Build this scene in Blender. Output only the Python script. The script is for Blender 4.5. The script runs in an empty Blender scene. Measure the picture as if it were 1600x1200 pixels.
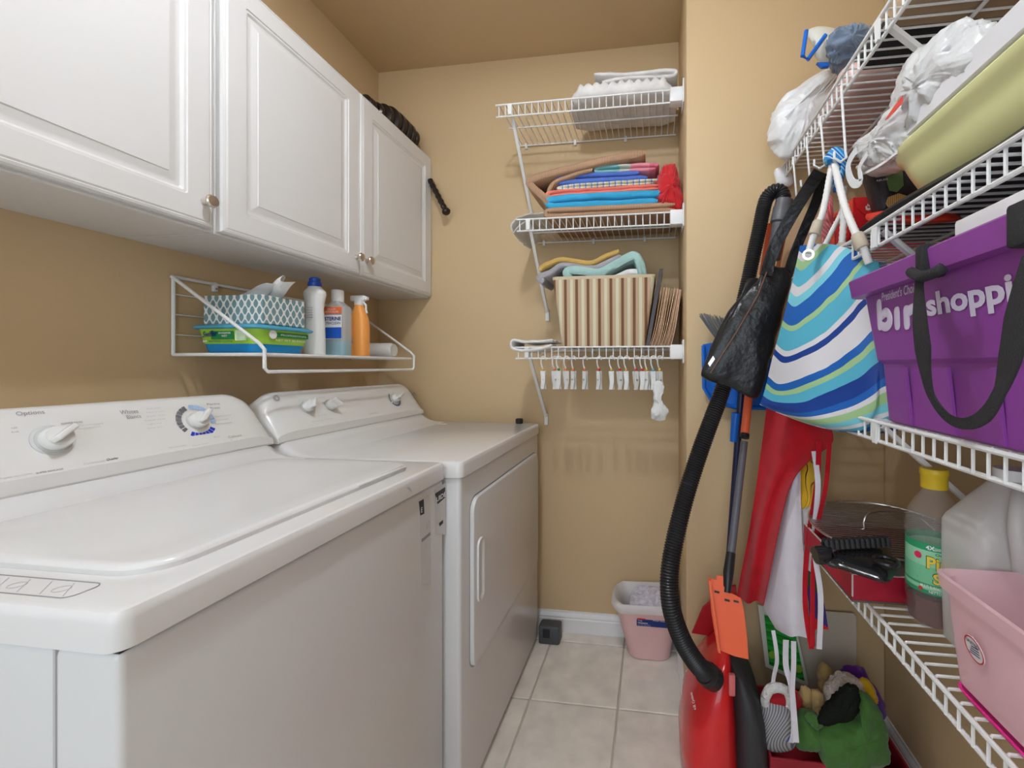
import bpy, bmesh, math, random
from mathutils import Vector, Matrix, noise
random.seed(7)
SC = bpy.context.scene
COL = SC.collection

# ------------------------------------------------------------------ camera, world, lights, exposure
TH, CAMH, FPX, PX0, PY0 = .1388, 1.162, 670.0, 926.6, 571.8
cam_d = bpy.data.cameras.new('camera')
cam_d.sensor_width = 36; cam_d.lens = FPX * 36 / 1600
cam_d.shift_x = (800 - PX0) / 1600; cam_d.shift_y = (PY0 - 600) / 1600
cam_d.clip_start = .02
cam = bpy.data.objects.new('camera', cam_d); COL.objects.link(cam)
cam.location = (0, 0, CAMH); cam.rotation_euler = (math.pi / 2, 0, TH)
SC.camera = cam

world = bpy.data.worlds.new('daylight'); SC.world = world; world.use_nodes = True
world.node_tree.nodes['Background'].inputs[0].default_value = (.80, .90, 1, 1)
world.node_tree.nodes['Background'].inputs[1].default_value = .5

def light(name, kind, loc, power, color, size=.1, rot=(0, 0, 0), sy=None, spread=None):
    d = bpy.data.lights.new(name, kind); d.energy = power; d.color = color
    if kind == 'AREA':
        d.size = size
        if sy: d.shape = 'RECTANGLE'; d.size_y = sy
    else:
        d.shadow_soft_size = size
    o = bpy.data.objects.new(name, d); COL.objects.link(o); o.location = loc; o.rotation_euler = rot
    return o
LX, LY, LZ = -.32, .50, 2.424
light('ceiling_lamp_light', 'POINT', (LX, LY, LZ), 26, (.86, .925, 1), .03)
light('doorway_daylight', 'AREA', (-.25, -1.15, 1.45), 17, (.82, .92, 1), 1.3, (math.radians(90), 0, 0), 1.7)

SC.view_settings.view_transform = 'Standard'
SC.view_settings.look = 'None'
SC.view_settings.gamma = 1
SC.view_settings.use_curve_mapping = False
SC.view_settings.exposure = 0.06

# ------------------------------------------------------------------ helpers
cT, sT = math.cos(TH), math.sin(TH)
def P(px, py, x=None, y=None, z=None):
    """world point seen in direction (px,py) of the photograph, on a plane of known x, y or z"""
    u = (px - PX0) / FPX; v = (PY0 - py) / FPX
    d = Vector((u * cT - sT, cT + u * sT, v))
    t = x / d.x if x is not None else y / d.y if y is not None else (z - CAMH) / d.z
    return Vector((d.x * t, d.y * t, CAMH + d.z * t))

OFF = {}
def N(v, s=1.0): return noise.noise(Vector(v) * s)

class MB:
    def __init__(self): self.v = []; self.f = []; self.uv = None
    def add(self, vs, fs):
        b = len(self.v); self.v += [Vector(p) for p in vs]; self.f += [[i + b for i in f] for f in fs]; return self
    def box(self, x0, x1, y0, y1, z0, z1, bev=0, seg=2, M=None):
        bm = bmesh.new()
        bmesh.ops.create_cube(bm, size=1)
        for v in bm.verts:
            v.co = Vector(((x0 + x1) / 2 + v.co.x * (x1 - x0), (y0 + y1) / 2 + v.co.y * (y1 - y0), (z0 + z1) / 2 + v.co.z * (z1 - z0)))
        if bev: bmesh.ops.bevel(bm, geom=bm.edges[:], offset=bev, segments=seg, affect='EDGES', profile=.5)
        bm.verts.index_update()
        self.add([(M @ v.co if M else v.co) for v in bm.verts], [[v.index for v in f.verts] for f in bm.faces])
        bm.free(); return self
    def tube(self, pts, r, n=8, closed=False, cap=True):
        pts = [Vector(p) for p in pts]; m = len(pts)
        rr = r if isinstance(r, (list, tuple)) else [r] * m
        T = []
        for i in range(m):
            a = pts[(i - 1) % m] if (closed or i > 0) else pts[i]; b = pts[(i + 1) % m] if (closed or i < m - 1) else pts[i]
            t = (b - a); T.append(t.normalized() if t.length > 1e-9 else Vector((0, 0, 1)))
        up = Vector((0, 0, 1)) if abs(T[0].z) < .9 else Vector((1, 0, 0))
        nx = (up - T[0] * up.dot(T[0])).normalized()
        vs = []
        for i in range(m):
            if i: 
                q = nx - T[i] * nx.dot(T[i]); nx = q.normalized() if q.length > 1e-6 else nx
            b = T[i].cross(nx)
            for k in range(n):
                a = 2 * math.pi * k / n
                vs.append(pts[i] + (nx * math.cos(a) + b * math.sin(a)) * rr[i])
        fs = []
        for i in range(m if closed else m - 1):
            j = (i + 1) % m
            for k in range(n):
                k2 = (k + 1) % n
                fs.append([i * n + k, i * n + k2, j * n + k2, j * n + k])
        if cap and not closed:
            fs.append(list(range(n))[::-1]); fs.append([(m - 1) * n + k for k in range(n)])
        return self.add(vs, fs)
    def loft(self, rings, cap=True, closed_v=False):
        n = len(rings[0]); vs = [p for r in rings for p in r]; fs = []
        m = len(rings)
        for i in range(m if closed_v else m - 1):
            j = (i + 1) % m
            for k in range(n):
                k2 = (k + 1) % n; fs.append([i * n + k, i * n + k2, j * n + k2, j * n + k])
        if cap and not closed_v: fs.append(list(range(n))[::-1]); fs.append([(m - 1) * n + k for k in range(n)])
        return self.add(vs, fs)
    def lathe(self, prof, M=None, n=24):
        M = M or Matrix(); rings = []
        for r, z in prof:
            rings.append([M @ Vector((max(r, 1e-4) * math.cos(2 * math.pi * k / n), max(r, 1e-4) * math.sin(2 * math.pi * k / n), z)) for k in range(n)])
        return self.loft(rings, closed_v=prof[0][0] > .001)
    def grid(self, fn, nu, nv, thick=0, uvs=False):
        b = len(self.v)
        P0 = [[Vector(fn(i / nu, j / nv)) for j in range(nv + 1)] for i in range(nu + 1)]
        idx = lambda i, j: i * (nv + 1) + j
        vs = [P0[i][j] for i in range(nu + 1) for j in range(nv + 1)]
        fs = [[idx(i, j), idx(i + 1, j), idx(i + 1, j + 1), idx(i, j + 1)] for i in range(nu) for j in range(nv)]
        if uvs:
            if self.uv is None: self.uv = {}
            for i in range(nu + 1):
                for j in range(nv + 1): self.uv[b + idx(i, j)] = (i / nu, j / nv)
        if thick:
            o = len(vs)
            for i in range(nu + 1):
                for j in range(nv + 1):
                    a = P0[min(i + 1, nu)][j] - P0[max(i - 1, 0)][j]; c = P0[i][min(j + 1, nv)] - P0[i][max(j - 1, 0)]
                    nn = a.cross(c); nn = nn.normalized() if nn.length > 1e-12 else Vector((0, 1, 0))
                    vs.append(P0[i][j] + nn * thick)
                    if uvs: self.uv[b + o + idx(i, j)] = (i / nu, j / nv)
            fs += [[o + q for q in f][::-1] for f in fs[:nu * nv]]
            rim = [(i, 0) for i in range(nu + 1)] + [(nu, j) for j in range(1, nv + 1)] + [(i, nv) for i in range(nu - 1, -1, -1)] + [(0, j) for j in range(nv - 1, 0, -1)]
            for a, c in zip(rim, rim[1:] + rim[:1]):
                fs.append([idx(*a), idx(*c), o + idx(*c), o + idx(*a)])
        return self.add(vs, fs)
    def puff(self, outline, depth, bulge=.5, rings=5, amp=0, fs=8, nseg=64, smooth=True, seed=0, flat_back=False, ridge=0):
        """soft solid: an outline of 3D points given depth, inflated on both sides"""
        pts = [Vector(p) for p in outline]; D = Vector(depth)
        m = len(pts); out = []
        per = max(2, nseg // m)
        for i in range(m):
            p0, p1, p2, p3 = pts[i - 1], pts[i], pts[(i + 1) % m], pts[(i + 2) % m]
            for k in range(per):
                t = k / per
                if smooth:
                    out.append(.5 * ((2 * p1) + (p2 - p0) * t + (2 * p0 - 5 * p1 + 4 * p2 - p3) * t * t + (3 * p1 - p0 - 3 * p2 + p3) * t ** 3))
                else: out.append(p1.lerp(p2, t))
        c = sum(out, Vector()) / len(out); n = len(out)
        R = []
        seq = []
        for k in range(1, rings + 1): seq.append((math.sin(k / rings * math.pi / 2), -math.cos(k / rings * math.pi / 2)))
        for k in range(rings - 1, 0, -1): seq.append((math.sin(k / rings * math.pi / 2), math.cos(k / rings * math.pi / 2)))
        b = len(self.v); vs = []
        for s_, h_ in seq:
            sc = 1 - (1 - s_) * 1.0
            for p in out:
                q = c + (p - c) * (sc if bulge >= .3 else 1 - (1 - sc) ** 1.0)
                hh = h_ * .5 if not (flat_back and h_ > 0) else h_ * .1
                hh = math.copysign(.5 * (2 * abs(hh)) ** (1 if bulge >= .3 else .35), hh) if hh else 0
                q = q + D * hh
                if amp: q = q + Vector((N(q * fs + Vector((seed, 0, 0))), N(q * fs + Vector((0, 9 + seed, 0))), N(q * fs + Vector((0, 0, 21 + seed))))) * amp
                if ridge:
                    w1 = noise.noise_vector(q * fs * .8 + Vector((seed, 1, 2))) * .05
                    v1 = (1 - abs(N((q + w1) * fs * 1.6 + Vector((seed, 5, 0)))) * 3); v2 = (1 - abs(N((q + w1) * fs * 4.1 + Vector((0, 5, seed)))) * 3)
                    q = q + (q - c).normalized() * ridge * (max(v1, -.6) + .45 * max(v2, -.6))
                vs.append(q)
        m2 = len(seq); F = []
        for i in range(m2 - 1):
            for k in range(n):
                k2 = (k + 1) % n; F.append([i * n + k, i * n + k2, (i + 1) * n + k2, (i + 1) * n + k])
        h0 = seq[0][1] * .5
        ca = sum(vs[:n], Vector()) / n; cb = sum(vs[-n:], Vector()) / n
        vs += [ca, cb]; A = len(vs) - 2; B = A + 1
        for k in range(n):
            k2 = (k + 1) % n
            F.append([A, k2, k]); F.append([B, (m2 - 1) * n + k, (m2 - 1) * n + k2])
        self.add(vs, F); return self
    def prism(self, outline, depth, bev=0):
        pts = [Vector(p) for p in outline]; D = Vector(depth); n = len(pts)
        c = sum(pts, Vector()) / n
        if bev:
            def sh(q, e): return q + (c - q).normalized() * e
            dn = D.normalized()
            return self.loft([[sh(p, bev) for p in pts], [p + dn * bev for p in pts], [p + D - dn * bev for p in pts], [sh(p, bev) + D for p in pts]])
        return self.loft([pts, [p + D for p in pts]])
    def sphere(self, c, r, n=16, sc=(1, 1, 1), M=None):
        c = Vector(c); rings = []
        for i in range(1, n // 2):
            a = math.pi * i / (n // 2)
            rings.append([Vector((r * sc[0] * math.sin(a) * math.cos(2 * math.pi * k / n), r * sc[1] * math.sin(a) * math.sin(2 * math.pi * k / n), r * sc[2] * math.cos(a))) for k in range(n)])
        rings = [[(M @ p if M else p) + c for p in rr] for rr in rings]
        return self.loft(rings)
    def build(self, name, mat, parent=None, smooth=35, label=None, kind=None):
        me = bpy.data.meshes.new(name)
        if parent is not None: off = OFF[parent]
        else:
            lo = [min(p[i] for p in self.v) for i in range(3)]; hi = [max(p[i] for p in self.v) for i in range(3)]
            off = Vector(((lo[0] + hi[0]) / 2, (lo[1] + hi[1]) / 2, lo[2]))
        me.from_pydata([p - off for p in self.v], [], self.f)
        if self.uv:
            l = me.uv_layers.new(name='UVMap')
            for lp in me.loops: l.data[lp.index].uv = self.uv.get(lp.vertex_index, (0, 0))
        bm = bmesh.new(); bm.from_mesh(me); bmesh.ops.recalc_face_normals(bm, faces=bm.faces); bm.to_mesh(me); bm.free()
        if smooth:
            me.polygons.foreach_set('use_smooth', [True] * len(me.polygons)); me.set_sharp_from_angle(angle=math.radians(smooth))
        me.materials.append(mat)
        o = bpy.data.objects.new(name, me); COL.objects.link(o)
        OFF[o] = off
        if parent is not None: o.parent = parent
        else: o.location = off
        if label: o['label'] = label
        if kind: o['kind'] = kind
        return o

def tag(o, label, cat, group=None, kind=None):
    o['label'] = label; o['category'] = cat
    if group: o['group'] = group
    if kind: o['kind'] = kind
    return o
def thing(name, label, cat, loc, group=None):
    o = bpy.data.objects.new(name, None); COL.objects.link(o); o.location = loc; o.empty_display_size = .05
    OFF[o] = Vector(loc); return tag(o, label, cat, group)
def dup(root, dloc, label=None, rotz=None):
    def cp(o, par):
        c = o.copy(); COL.objects.link(c); c.parent = par
        for ch in list(o.children): cp(ch, c)
        return c
    kids = list(root.children)
    r = root.copy(); COL.objects.link(r); r.location = root.location + Vector(dloc)
    if rotz is not None: r.rotation_euler.z = rotz
    if label: r['label'] = label
    for k in kids: cp(k, r)
    return r
def share(o, dloc):
    """another piece with the same mesh, under the same parent"""
    c = o.copy(); COL.objects.link(c); c.location = o.location + Vector(dloc); return c
def frame(o, x, y):
    """matrix: origin o, local x and y axes along the given world directions"""
    x = Vector(x).normalized(); y = Vector(y); y = (y - x * y.dot(x)).normalized(); z = x.cross(y)
    M = Matrix((x, y, z)).transposed().to_4x4(); M.translation = Vector(o); return M
def text(s, org, right, up, w, h, mat, parent, name='lettering', bold=0, depth=.0004, shear=0, w_only=False):
    cu = bpy.data.curves.new(name, 'FONT'); cu.body = s; cu.size = 1; cu.offset = bold; cu.shear = shear; cu.resolution_u = 3
    to = bpy.data.objects.new('t', cu); COL.objects.link(to)
    me = bpy.data.meshes.new_from_object(to.evaluated_get(bpy.context.evaluated_depsgraph_get()))
    bpy.data.objects.remove(to); bpy.data.curves.remove(cu)
    vs = [v.co.copy() for v in me.vertices]; fs = [list(p.vertices) for p in me.polygons]; bpy.data.meshes.remove(me)
    if not vs: return
    x0 = min(v.x for v in vs); x1 = max(v.x for v in vs); y0 = min(v.y for v in vs); y1 = max(v.y for v in vs)
    M = frame(org, right, up); b = MB()
    sx = w / (x1 - x0); sy = h / (y1 - y0) if not w_only else sx
    b.add([M @ Vector(((v.x - x0) * sx, (v.y - y0) * sy, depth)) for v in vs], fs)
    return b.build(name, mat, parent, smooth=0)

# ------------------------------------------------------------------ materials
MATS = {}
def mat(name, col, rough=.5, metal=0, spec=.5, bump=0, bscale=200, bdist=.001, var=0, vscale=6, alpha=1, trans=0, coat=0, sheen=0, ior=1.45, thinsub=0):
    if name in MATS: return MATS[name]
    m = bpy.data.materials.new(name); m.use_nodes = True; nt = m.node_tree; b = nt.nodes['Principled BSDF']
    b.inputs['Base Color'].default_value = (*col, 1); b.inputs['Roughness'].default_value = rough; b.inputs['Metallic'].default_value = metal
    b.inputs['Specular IOR Level'].default_value = spec; b.inputs['Alpha'].default_value = alpha; b.inputs['Transmission Weight'].default_value = trans
    b.inputs['Coat Weight'].default_value = coat; b.inputs['IOR'].default_value = ior; b.inputs['Sheen Weight'].default_value = sheen
    tc = nt.nodes.new('ShaderNodeTexCoord')
    if bump:
        n = nt.nodes.new('ShaderNodeTexNoise'); n.inputs['Scale'].default_value = bscale; n.inputs['Detail'].default_value = 4
        nt.links.new(tc.outputs['Object'], n.inputs['Vector'])
        bp = nt.nodes.new('ShaderNodeBump'); bp.inputs['Strength'].default_value = bump; bp.inputs['Distance'].default_value = bdist
        nt.links.new(n.outputs[0], bp.inputs['Height']); nt.links.new(bp.outputs[0], b.inputs['Normal'])
    if var:
        n = nt.nodes.new('ShaderNodeTexNoise'); n.inputs['Scale'].default_value = vscale; n.inputs['Detail'].default_value = 5
        nt.links.new(tc.outputs['Object'], n.inputs['Vector'])
        r = nt.nodes.new('ShaderNodeValToRGB'); r.color_ramp.elements[0].position = .3; r.color_ramp.elements[1].position = .7
        r.color_ramp.elements[0].color = (*[c * (1 - var) for c in col], 1); r.color_ramp.elements[1].color = (*[min(1, c * (1 + var)) for c in col], 1)
        nt.links.new(n.outputs[0], r.inputs[0]); nt.links.new(r.outputs[0], b.inputs['Base Color'])
    MATS[name] = m; return m
def bands(name, stops, coord='Generated', axis=2, scale=1, rough=.8, wave=0, src=None, bump=0, const=True, warp=0):
    """procedural bands: a constant colour ramp over one coordinate"""
    m = mat(name, (1, 1, 1), rough, bump=bump, bscale=400); nt = m.node_tree; b = nt.nodes['Principled BSDF']
    tc = [n for n in nt.nodes if n.type == 'TEX_COORD'][0]
    sep = nt.nodes.new('ShaderNodeSeparateXYZ'); 
    vec = tc.outputs[coord]
    if warp:
        n = nt.nodes.new('ShaderNodeTexNoise'); n.inputs['Scale'].default_value = 3
        nt.links.new(vec, n.inputs['Vector']); mx = nt.nodes.new('ShaderNodeMixRGB'); mx.blend_type = 'ADD'; mx.inputs[0].default_value = warp
        nt.links.new(vec, mx.inputs[1]); nt.links.new(n.outputs[1], mx.inputs[2]); vec = mx.outputs[0]
    nt.links.new(vec, sep.inputs[0]); val = sep.outputs[axis]
    if src: val = src(nt, sep)
    if scale != 1:
        mu = nt.nodes.new('ShaderNodeMath'); mu.operation = 'MULTIPLY'; mu.inputs[1].default_value = scale; nt.links.new(val, mu.inputs[0])
        fr = nt.nodes.new('ShaderNodeMath'); fr.operation = 'FRACT'; nt.links.new(mu.outputs[0], fr.inputs[0]); val = fr.outputs[0]
    r = nt.nodes.new('ShaderNodeValToRGB'); cr = r.color_ramp
    if const: cr.interpolation = 'CONSTANT'
    for i, (p, c) in enumerate(stops):
        e = cr.elements[i] if i < 2 else cr.elements.new(p)
        e.position = p; e.color = (*c, 1)
    nt.links.new(val, r.inputs[0]); nt.links.new(r.outputs[0], b.inputs['Base Color'])
    return m
def srgb(r, g, b):
    f = lambda c: (c / 255 / 12.92) if c <= 10 else ((c / 255 + .055) / 1.055) ** 2.4
    return (f(r), f(g), f(b))

WALL = mat('tan_paint', (.61, .450, .262), .55, bump=.25, bscale=260, bdist=.0006, spec=.3)
CEIL = WALL
WHITE_CAB = mat('cabinet_white', (.74, .73, .72), .33, spec=.45)
ENAMEL = mat('white_enamel', (.76, .755, .75), .16, spec=.5)
ENAMEL_B = mat('white_enamel_body', (.70, .70, .70), .22, spec=.5)
CONSOLE = mat('console_white', (.77, .765, .75), .22, spec=.5)
CONSOLE_G = mat('console_grey', (.60, .60, .58), .3)
WIRE = mat('white_vinyl_wire', (.80, .80, .79), .35)
TRIM = mat('white_trim_paint', (.80, .80, .80), .35)
NICKEL = mat('brushed_nickel', (.62, .56, .50), .28, metal=1)
DARK = mat('dark_gap', (.03, .03, .03), .6)
GROUT = mat('grout', (.60, .54, .46), .9)
TILE = mat('ceramic_tile', (.80, .75, .68), .35, var=.10, vscale=14, bump=.1, bscale=60)
BLK = mat('black_plastic', (.018, .018, .02), .35)
BLKM = mat('black_matte', (.02, .02, .022), .7)
PRINT = mat('print_grey', (.30, .30, .31), .6)
PRINTD = mat('print_dark', (.04, .04, .045), .6)
PRINTL = mat('print_light', (.50, .50, .51), .6)
PW = mat('print_white', (.85, .85, .85), .5)
BRONZE = mat('dark_bronze', (.05, .04, .035), .3, metal=.7)

# ------------------------------------------------------------------ the room
XL, XR, YB, YP, XP, ZC = -1.273, .712, 1.85, 1.44, .108, 2.535
YN = -1.3
MB().box(XL - .1, XL, YN, YB + .1, 0, ZC).build('wall_left', WALL, kind='structure', smooth=0)
MB().box(XL, XP + .5, YB, YB + .1, 0, ZC).build('wall_back', WALL, kind='structure', smooth=0)
MB().box(XP, XR, YP, YB, 0, ZC, .006, 2).build('wall_partition', WALL, kind='structure')
MB().box(XR, XR + .1, YN, YB + .1, 0, ZC).build('wall_right', WALL, kind='structure', smooth=0)
MB().box(XL - .1, XR + .1, YN, YB + .1, ZC, ZC + .1).build('ceiling', CEIL, kind='structure', smooth=0)
floor = MB().box(XL - .1, XR + .1, YN, YB + .1, -.08, -.006).build('floor', GROUT, kind='structure', smooth=0)
tx, ty, gx, gy = .307, .325, -.118, 1.775
xs = [XL] + [gx + tx * k for k in range(-3, 3) if XL < gx + tx * k < XR] + [XR]
ys = [YN] + [gy - ty * k for k in range(9, -1, -1) if YN < gy - ty * k < YB] + [YB]
for i in range(len(xs) - 1):
    for j in range(len(ys) - 1):
        a, b_, c, d = xs[i] + .003, xs[i + 1] - .003, ys[j] + .003, ys[j + 1] - .003
        if b_ - a < .02 or d - c < .02: continue
        MB().box(a, b_, c, d, -.02, 0, .002, 1).build('tile', TILE, floor)
def baseboard(name, p0, p1, nrm):
    """profiled board from p0 to p1, profile pushed out along nrm"""
    prof = [(0, 0), (.014, 0), (.014, .055), (.011, .060), (.012, .066), (.009, .074), (.005, .080), (.004, .088), (0, .088)]
    n = Vector(nrm); b = MB()
    b.loft([[Vector(p) + n * a + Vector((0, 0, z)) for a, z in prof] for p in (p0, p1)])
    return b.build(name, TRIM, kind='structure', smooth=20)
baseboard('baseboard_back', (XL, YB, 0), (XP, YB, 0), (0, -1, 0))
baseboard('baseboard_partition', (XP, YB - .014, 0), (XP, YP - .014, 0), (-1, 0, 0))
baseboard('baseboard_closet', (XP, YP, 0), (XR, YP, 0), (0, -1, 0))
baseboard('baseboard_right', (XR, YP - .014, 0), (XR, YN, 0), (-1, 0, 0))
baseboard('baseboard_left', (XL, YB - .014, 0), (XL, -.04, 0), (1, 0, 0))
# white door casing and door on the left wall, beside the washer (mirrored in the washer's side)
MB().box(XL, XL + .018, -.12, -.035, 0, 2.1, .004).build('trim_1', TRIM, kind='structure')
d = MB().box(XL - .01, XL + .01, -.95, -.12, 0.01, 2.05, .003).build('door_1', TRIM, kind='structure')

# flush ceiling lamp: pan, dome, shade plate
lamp = thing('ceiling_lamp', 'round flush ceiling lamp with a frosted dome and a white pan', 'lamp', (LX, LY, ZC))
MB().lathe([(.0, ZC), (.215, ZC), (.22, ZC - .012), (.222, 2.430), (.219, 2.430), (.216, ZC - .010), (0, ZC - .010)], Matrix.Translation((LX, LY, 0)), 48).build('pan', TRIM, lamp)
gl = mat('frosted_glass', (.9, .9, .88), .6, alpha=.12)
MB().lathe([(.214, ZC - .10), (.20, ZC - .13), (.15, ZC - .165), (.08, ZC - .185), (.0, ZC - .19)], Matrix.Translation((LX, LY, 0)), 40).build('dome', gl, lamp)

# ------------------------------------------------------------------ wall cabinets
XC = -1.004   # face of the doors
ZB, ZT = 1.473, 2.113
def raised_door(parent, y0, y1, knob_side, label):
    z0, z1 = ZB + .006, ZT
    t = .018
    def ring(ins, dep, r=0):
        a, b, c, d_ = y0 + ins, y1 - ins, z0 + ins, z1 - ins
        pts = []
        for cy, cz, a0 in ((b - r, c + r, -90), (b - r, d_ - r, 0), (a + r, d_ - r, 90), (a + r, c + r, 180)):
            for k in range(5):
                an = math.radians(a0 + k * 22.5); pts.append(Vector((XC - dep, cy + r * math.cos(an), cz + r * math.sin(an))))
        return pts
    S = [(0, t, .001), (0, .008, .001), (.003, .003, .002), (.008, .001, .003), (.0095, .0022, .003), (.013, 0, .003), (.058, 0, .006), (.0595, .0025, .006), (.064, .003, .006), (.069, .0075, .006),
         (.074, .0085, .005), (.080, .0075, .004), (.090, .003, .003), (.0925, .0028, .003), (.094, .001, .003), (.096, .001, .003)]
    b = MB(); b.loft([ring(*q) for q in S]); dr = b.build('door', WHITE_CAB, parent, smooth=22)
    ky = y1 - .024 if knob_side == 'r' else y0 + .024; kz = z0 + .054
    M = Matrix.Translation((XC, ky, kz)) @ Matrix.Rotation(math.pi / 2, 4, 'Y')
    MB().lathe([(.0, 0), (.008, 0), (.007, .004), (.0055, .009), (.006, .012), (.0125, .0165), (.0145, .020), (.0145, .0225), (.012, .0255), (.0, .027)], M, 24).build('knob', NICKEL, dr)
    return dr
def cabinet(label, y0, y1, doors):
    c = thing('wall_cabinet', label, 'cabinet', (XL, (y0 + y1) / 2, ZB), 'white wall cabinets over the washer and dryer')
    b = MB(); x1 = XC - .019
    b.box(XL, x1, y0, y0 + .016, ZB, ZT, .001, 1); b.box(XL, x1, y1 - .016, y1, ZB, ZT, .001, 1)
    b.box(XL, x1, y0 + .016, y1 - .016, ZB, ZB + .016, .001, 1); b.box(XL, x1, y0 + .016, y1 - .016, ZT - .016, ZT, .001, 1)
    b.box(XL, XL + .006, y0 + .016, y1 - .016, ZB + .016, ZT - .016)
    b.box(x1 - .02, x1 - .001, (y0 + y1) / 2 - .01, (y0 + y1) / 2 + .01, ZB + .016, ZT - .016)
    b.build('carcass', WHITE_CAB, c, smooth=0)
    for (a, e, s) in doors: raised_door(c, a, e, s, '')
    return c
cabinet('white wall cabinet nearest the camera, one raised-panel door with its knob at the lower right', -.03, .872, [(.33, .862, 'r'), (-.03, .326, 'l')])
cabinet('white wall cabinet at the back corner, two raised-panel doors with knobs side by side', .876, YB - .002, [(.880, 1.362, 'r'), (1.366, YB - .004, 'l')])

# dumbbell on the cabinet, hook beside it
db = thing('dumbbell', 'dark ribbed dumbbell lying on top of the white cabinet near the back corner', 'dumbbell', P(625, 205, x=-1.12))
c0 = P(598, 178, x=-1.10); c1 = P(652, 220, x=-1.02); c1 = c0 + Vector((.07, .27, -.03)); 
axis = (P(655, 222, x=-1.03) - P(600, 174, x=-1.10)); 
ctr = Vector((-1.085, 1.66, ZT + .062)); ax = Vector((.10, .99, 0)).normalized()
def along(t): return ctr + ax * t
Md = frame(ctr, Vector((0, 0, 1)), ax.cross(Vector((0, 0, 1))) * -1)
Md = Md if (Md.to_3x3() @ Vector((0, 0, 1))).dot(ax) > 0 else frame(ctr, Vector((0, 0, 1)), ax.cross(Vector((0, 0, 1))))
MB().lathe([(0, -.16), (.013, -.16), (.013, .16), (0, .16)], Md, 14).build('bar', BRONZE, db)
prof = [(0, -.10)]
for k in range(7):
    z = -.10 + k * .034; r = [.036, .05, .060, .060, .057, .054, .046][k]
    prof += [(r * .8, z), (r, z + .006), (r, z + .024), (r * .8, z + .030)]
prof += [(0, prof[-1][1])]
MB().lathe(prof, Md, 28).build('weight', BRONZE, db)
MB().lathe([(0, -.155), (.026, -.155), (.032, -.15), (.032, -.115), (.026, -.108), (0, -.108)], Md, 20).build('collar', BRONZE, db)
hk = thing('wall_hook', 'dark ribbed metal hook with a round end, on the back wall beside the cabinet', 'hook', P(680, 295, y=YB - .01))
a = P(672, 282, y=YB - .03); b_ = P(697, 330, y=YB - .06)
pts = [a.lerp(b_, t / 24) for t in range(25)]
MB().tube(pts, [.011 + (.0022 if i % 4 < 2 else 0) for i in range(25)], 12).build('shaft', BRONZE, hk)
MB().lathe([(0, -.012), (.012, -.012), (.018, -.004), (.019, .004), (.014, .011), (0, .014)], frame(b_, Vector((1, 0, 0)).cross(b_ - a), (b_ - a).cross(Vector((1, 0, 0)).cross(b_ - a))) , 20).build('end_cap', BRONZE, hk)
MB().tube([Vector((a.x - .003, YB, a.z)), a], .009, 10).build('mount', BRONZE, hk)

# ------------------------------------------------------------------ laundry rack over the machines
SX, SY0, SY1, SZ = -1.0, .978, 1.665, 1.192
rk = thing('wire_wall_shelf', 'white wire shelf with sloping side rods on the left wall above the washer', 'shelf', (XL, (SY0 + SY1) / 2, SZ))
r = .0045; zt = 1.40; xw = XL + .006
def rod(pts, rad=r, n=8): return MB().tube(pts, rad, n).build('rod', WIRE, rk)
rod([(xw, SY0, zt), (xw, SY1, zt)])                       # top rail on the wall
rod([(xw, SY0, zt), (xw, SY0, SZ)]); rod([(xw, SY1, zt), (xw, SY1, SZ)])
rod([(xw, SY0, SZ), (SX, SY0, SZ), (SX, SY1, SZ), (xw, SY1, SZ)])
zl = SZ - .045; sx2 = SX + .012
rod([(xw, SY0 - .004, zt), (sx2 - .015, SY0 - .004, SZ + .028), (sx2, SY0 - .004, SZ + .012), (sx2, SY0 - .004, zl + .01), (sx2, SY0 + .006, zl),
     (sx2, SY1 - .006, zl), (sx2, SY1 + .004, zl + .01), (sx2, SY1 + .004, SZ + .012), (sx2 - .015, SY1 + .004, SZ + .028), (xw, SY1 + .004, zt)])
w0 = MB().tube([(xw, SY0, SZ + .001), (SX, SY0, SZ + .001)], .0022, 6).build('wire', WIRE, rk)
for k in range(1, 27): share(w0, (0, k * (SY1 - SY0) / 27, 0))
for k in range(1, 4):
    MB().tube([(xw, SY0, SZ + k * .054), (xw, SY1, SZ + k * .054)], .002, 6).build('wire', WIRE, rk)
for yy in (SY0 + .11, SY1 - .12):
    b = MB().box(XL, XL + .010, yy - .007, yy + .007, zt - .022, zt + .006, .003, 2); cl = b.build('clip', WIRE, rk)
    MB().lathe([(0, 0), (.003, 0), (.003, .002), (0, .002)], Matrix.Translation((XL + .010, yy, zt - .013)) @ Matrix.Rotation(math.pi / 2, 4, 'Y'), 10).build('screw', PRINT, cl)
ZS = SZ + .0035
# wipes tub
def rrect(x0, x1, y0, y1, z, r, n=5):
    pts = []
    for cx, cy, a0 in ((x1 - r, y1 - r, 0), (x0 + r, y1 - r, 90), (x0 + r, y0 + r, 180), (x1 - r, y0 + r, 270)):
        for k in range(n + 1):
            a = math.radians(a0 + 90 * k / n); pts.append(Vector((cx + r * math.cos(a), cy + r * math.sin(a), z)))
    return pts
wx0, wx1, wy0, wy1 = -1.235, -1.03, .992, 1.192
tub = thing('wipes_tub', 'blue plastic tub of cleaning wipes with a green paper sleeve, under the tissue box', 'tub', ((wx0 + wx1) / 2, (wy0 + wy1) / 2, ZS))
BLUE_T = mat('tub_blue', srgb(20, 135, 200), .25); LIDB = mat('tub_lid', srgb(80, 170, 205), .2, alpha=.95); SLV = mat('sleeve_green', srgb(158, 205, 70), .45); SLD = mat('sleeve_dark', srgb(20, 135, 75), .45)
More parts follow.
